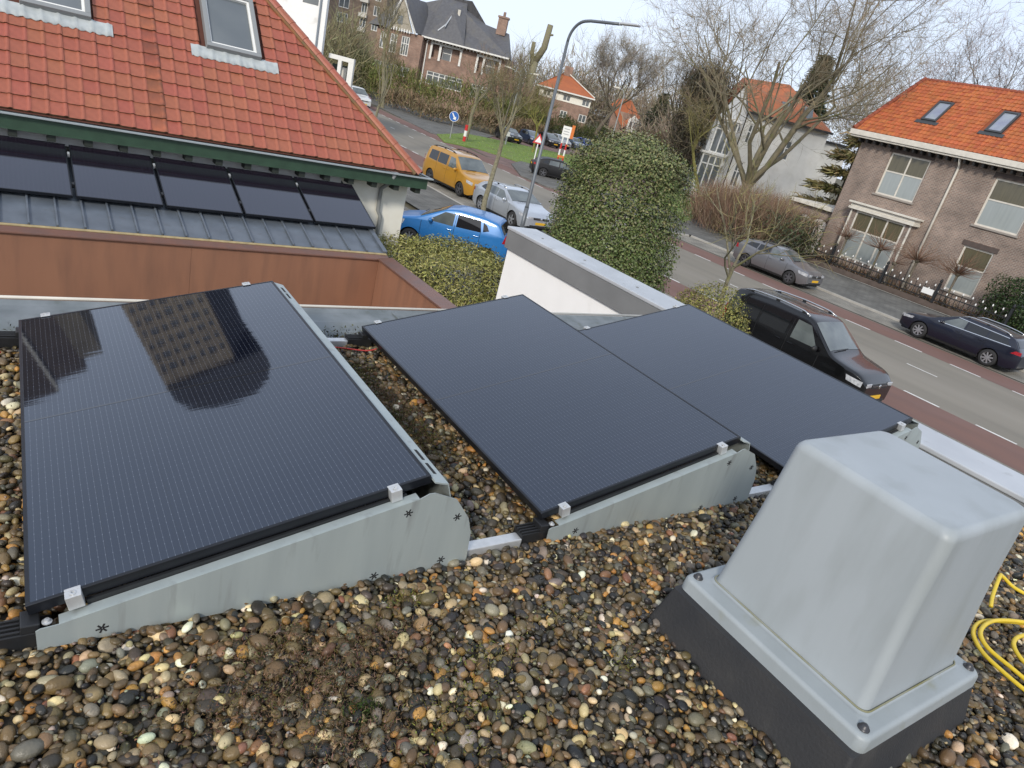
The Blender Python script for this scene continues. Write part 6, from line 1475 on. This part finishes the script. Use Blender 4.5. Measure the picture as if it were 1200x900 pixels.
# distant winter woods reading as one mass, haze put into their paler colours
def wood(label, blobs, n, cols, seed, w=.05, L=1.5):
    rr = np.random.default_rng(seed); B, D = [], []
    tot = sum(b_[3]*b_[4]*b_[5] for b_ in blobs)
    for (x,y,z,rx,ry,rz) in blobs:
        m = int(n*rx*ry*rz/tot); p, d = blob(m, rx, ry, rz, int(rr.integers(1e6)), .85, 0, 12, .22); p += [x,y,z]
        B.append(p); v = d*.5+rr.normal(size=(m,3))*.55; v[:,2] += .55; D.append(v*L*rr.uniform(.4,1.2,m)[:,None])
    B = np.concatenate(B); D = np.concatenate(D)
    o = twig_mesh('woodland', B, D, rr.uniform(.5,1.2,len(B))*w, palette(len(B), cols, None, .22), M['twig']); o['kind'] = 'stuff'; o['label'] = label
def wb(u, v, d, r, rz, zc=None):
    q = P(u, v, d); return (q.x, q.y, q.z if zc is None else zc, r, r, rz)
bw = [(.25,.215,.16),(.30,.26,.19),(.21,.18,.13),(.33,.275,.20)]
wood('olive grey bare trees left of the villa, before the brick flats', [wb(398,72,96,4.5,5.0),wb(420,84,100,3.6,3.6),wb(384,90,92,5,6)], 10000, [(.24,.22,.125),(.29,.265,.155),(.19,.175,.10)], 101, .04, 1.2)
wood('brown winter wood behind the far orange houses', [wb(600,128,165,10,6),wb(640,112,175,12,6.5),wb(675,108,170,8,8),wb(690,130,168,12,6.5),wb(725,130,165,11,6.5),wb(765,142,150,10,7),wb(800,165,130,9,6),wb(570,115,170,8,5)], 22000, bw, 102, .07, 2.0)
wood('brown wood between the far houses and the white villa', [wb(770,190,105,7,4.5),wb(800,190,95,6,5.5),wb(818,165,90,4,5),wb(745,192,120,6,3.5)], 11000, [(.24,.19,.145),(.29,.235,.175),(.19,.155,.115)], 103, .05, 1.5)
wood('reddish brown scrub right of the villa', [wb(592,108,108,3.0,3.2),wb(600,125,104,4,3),wb(612,132,110,5,3)], 6000, [(.26,.17,.125),(.30,.21,.15),(.21,.155,.11)], 104, .045, 1.2)
wood('winter trees behind the brick house roof', [wb(1000,150,95,5,6),wb(1010,120,105,5,5)], 5000, bw, 105, .03, 1.4)
# ================================================================ street furniture
grey_pole = mat('grey_lamp_paint', (.15,.165,.18), rough=.45, metal=.3, var=.15, vscale=3)
galv_pole = mat('galvanised_pole', (.42,.43,.42), rough=.5, metal=.4, var=.15, vscale=4)
lp = thing('street_lamp', 'tall dark grey lamp post with a curved arm beside the silver car', 'street lamp', (15.9,21.1,.1))
b = MB(); b.tube([(0,0,0),(0,0,1.3)], [.085,.083], 12); b.tube([(0,0,1.3),(0,0,1.36),(0,0,7.05)], [.080,.068,.052], 12); b.build('pole', grey_pole, lp, smooth=True)
dx, dy = .30, -.954
pts = [(0,0,7.03)]+[(dx*.62*(1-math.cos(R(a))), dy*.62*(1-math.cos(R(a))), 7.05+.72*math.sin(R(a))) for a in range(8,84,8)]+[(dx*(.62+s), dy*(.62+s), 7.79+.055*s) for s in (.1,.5,.9,1.22)]
b = MB(); b.tube(pts, [.050]*len(pts), 10); b.build('arm', grey_pole, lp, smooth=True)
e = Vector((dx*1.84, dy*1.84, 7.86)); ah = Vector((dx,dy,.05)).normalized(); sd2 = Vector((-dy,dx,0))
b = MB(); b.tube([e, e+ah*.12], .05, 8); b.obox(e+ah*.42+Vector((0,0,.012)), ah*.33, sd2*.12, Vector((0,0,.032))); b.build('lamp_head', mat('lamp_housing', (.55,.56,.57), rough=.4, metal=.4), lp, bevel=.02)
b = MB(); b.box(-.02,.02,-.106,-.096,.5,1.1); b.build('hatch', grey_pole, lp)

q = G(592,170); l2 = thing('double_lamp', 'pale street lamp with two arms at the car park, left of the lamp post', 'street lamp', (q.x,q.y,0), R(-39))
b = MB(); b.tube([(0,0,0),(0,0,6.9)], [.09,.06], 8); b.build('pole', galv_pole, l2)
for s_ in (-1,1):
    b = MB(); b.tube([(0,0,6.7),(s_*.35,0,7.05),(s_*1.15,0,7.2)], .045, 6); a_ = b.build('arm', galv_pole, l2)
    b = MB(); b.obox((s_*1.45,0,7.24), (.32,0,.02*s_), (0,.13,0), (0,0,.06)); b.build('lamp_head', M['offwhite'], a_)
b = MB(); b.box(-.25,.25,-.10,-.085,.9,1.35); b.build('notice', M['white'], l2)

q = P(712,180,88); l3 = thing('single_lamp', 'pale street lamp whose head shows right of the far cream house', 'street lamp', (q.x,q.y,0), R(-39))
b = MB(); b.tube([(0,0,0),(0,0,7.9),(-.25,0,8.3),(-.7,0,8.4)], [.09,.06,.05,.045], 8); b.build('pole', galv_pole, l3)
b = MB(); b.obox((-1.05,0,8.44), (.38,0,0), (0,.14,0), (0,0,.06)); b.build('lamp_head', M['offwhite'], l3)

blue = mat('sign_blue', (.02,.12,.42), rough=.4); signw = mat('sign_white', (.78,.78,.76), rough=.5); signr = mat('sign_red', (.55,.03,.03), rough=.5); signo = mat('sign_orange', (.62,.17,.03), rough=.5)
q = G(527,163); bs = thing('blue_sign', 'round blue sign with white arrow at the tip of the grass strip', 'road sign', (q.x,q.y,0), R(-38))
b = MB(); b.tube([(0,.05,0),(0,.05,2.25)], .04, 8); b.build('pole', galv_pole, bs)
b = MB(); b.lathe([(.001,.0),(.42,.0),(.42,.02),(.001,.02)], (0,0,1.95), 'y', 28); dsc = b.build('disc', blue, bs)
b = MB(); b.lathe([(.405,-.002),(.435,-.002),(.435,.018)], (0,0,1.95), 'y', 28); b.build('rim', signw, dsc)
b = MB(); b.prism([(-.22,2.20),(-.15,2.24),(.10,1.90),(.19,1.98),(.20,1.68),(-.09,1.74),(.0,1.82)], -.012, -.003, lambda p,t:(p[0],t,p[1])); b.build('arrow', signw, dsc)

def striped_pole(par, x, h, n, r=.06, c=(None,None), z0=0):
    for i in range(n):
        b = MB(); b.tube([(x,0,z0+h*i/n+.002),(x,0,z0+h*(i+1)/n-.002)], r, 8); b.build('stripe', c[i%2], par)
q = G(654,196); st = thing('striped_sign', 'red and white striped double post with a white board, left of the big bush', 'road sign', (q.x,q.y,0), R(-39))
striped_pole(st, -.22, 2.6, 5, .075, (signw, signr)); striped_pole(st, .22, 2.6, 5, .075, (signw, signr))
b = MB(); b.box(-.30,.30,-.10,-.07,.85,1.05); b.build('crossbar', signo, st)
b = MB(); b.box(-.42,.34,-.06,.0,2.61,3.55); bd = b.build('board', signw, st)
b = MB(); b.box(.345,.62,-.04,.0,2.61,3.75); b.build('orange_edge', signo, bd)
for i in range(3): b = MB(); b.box(-.30,.20,-.068,-.061,2.85+i*.22,2.91+i*.22); b.build('text_bar', mat('board_grey', (.35,.35,.36), rough=.6) if i == 0 else bpy.data.materials['board_grey'], bd)

q = G(622,203); ws_ = thing('warning_sign', 'red-edged triangular sign on a slim white pole beside the lamp post', 'road sign', (q.x,q.y,0), R(-39))
b = MB(); b.tube([(0,.05,0),(0,.05,2.75)], .045, 8); b.build('pole', signw, ws_)
b = MB(); b.prism([(-.42,2.15),(.42,2.15),(0,2.88)], 0, .02, lambda p,t:(p[0],t,p[1])); tri = b.build('red_triangle', signr, ws_)
b = MB(); b.prism([(-.27,2.24),(.27,2.24),(0,2.70)], -.008, -.001, lambda p,t:(p[0],t,p[1])); b.build('white_field', signw, tri)
q = G(545,166); rp2 = thing('marker_post', 'short red and white marker post at the foot of the pale trunk', 'marker post', (q.x-.5,q.y-.6,0))
striped_pole(rp2, 0, 1.5, 3, .14, (signr, signw))
q = P(437,112,112); rs = thing('white_boards', 'small white and purple notice boards on a post before the villa', 'notice board', (q.x,q.y,0), R(-39))
b = MB(); b.tube([(0,.1,0),(0,.1,6.2)], .07, 6); b.build('pole', galv_pole, rs)
b = MB(); b.box(-.35,.35,0,.05,4.0,5.0); b.build('board', signw, rs)
b = MB(); b.box(-.4,.4,0,.05,5.1,6.1); b.build('purple_board', mat('sign_purple', (.30,.20,.35), rough=.5), rs)
q = P(870,272,45.5); gb2 = thing('garden_board', 'dark green board with white slats standing among the brown shrubs', 'board', (q.x,q.y,0), R(-62))
b = MB(); b.box(-.95,.95,0,.08,.15,1.5); b.box(-.9,-.8,.081,.15,0,1.5); b.box(.8,.9,.081,.15,0,1.5); b.build('board', mat('board_green', (.01,.05,.045), rough=.5), gb2)
for i in range(6): b = MB(); b.box(-.25+i*.19,-.13+i*.19,-.03,-.002,.45,.95); b.build('slat', signw, gb2)
# picket fence with white tips
fn = thing('tipped_fence', 'low black iron fence with white tips before the brown brick house', 'fence', (39.75,25.6,.1), R(-90))
fence_black = mat('fence_black', (.015,.016,.018), rough=.5)
b = MB(); b.box(0,13.2,-.10,.10,0,.28); b.build('plinth', mat('fence_plinth', (.12,.09,.075), rough=.9, var=.3, vscale=3), fn)
b = MB(); b.box(0,13.2,-.02,.02,.40,.45); b.build('rail', fence_black, fn); b = MB(); b.box(0,13.2,-.02,.02,.78,.83); b.build('rail', fence_black, fn)
pk = pt_ = None
for i in range(54):
    x = .12+i*.244; tall = i%2 == 0
    if i < 2:
        b = MB(); b.tube([(0,-.045,.282),(0,-.045,1.12 if tall else .86)], .016, 6); p = b.build('picket', fence_black, fn)
        b = MB(); z = 1.12 if tall else .86; b.lathe([(.016,z),(.034,z+.03),(.036,z+.07),(.010,z+.13)], (0,-.045,0), 'z', 7); tp = b.build('tip', signw, p)
        if tall: pk = (p, tp)
        else: pt_ = (p, tp)
    else:
        s_ = pk if tall else pt_
        p = s_[0].copy(); COL.objects.link(p); p.parent = fn; tp = s_[1].copy(); COL.objects.link(tp); tp.parent = p
    p.location.x = x
for x in (3.3, 6.6, 9.6, 13.2):
    b = MB(); b.box(x-.06,x+.06,-.13,-.02,.282,1.35); b.lathe([(.02,1.35),(.08,1.42),(.08,1.5),(.02,1.58)], (x,-.07,0), 'z', 8); b.build('fence_post', fence_black, fn)
b = MB(); b.box(8.9,9.5,-.16,-.125,.62,.92); b.build('white_plate', signw, fn)
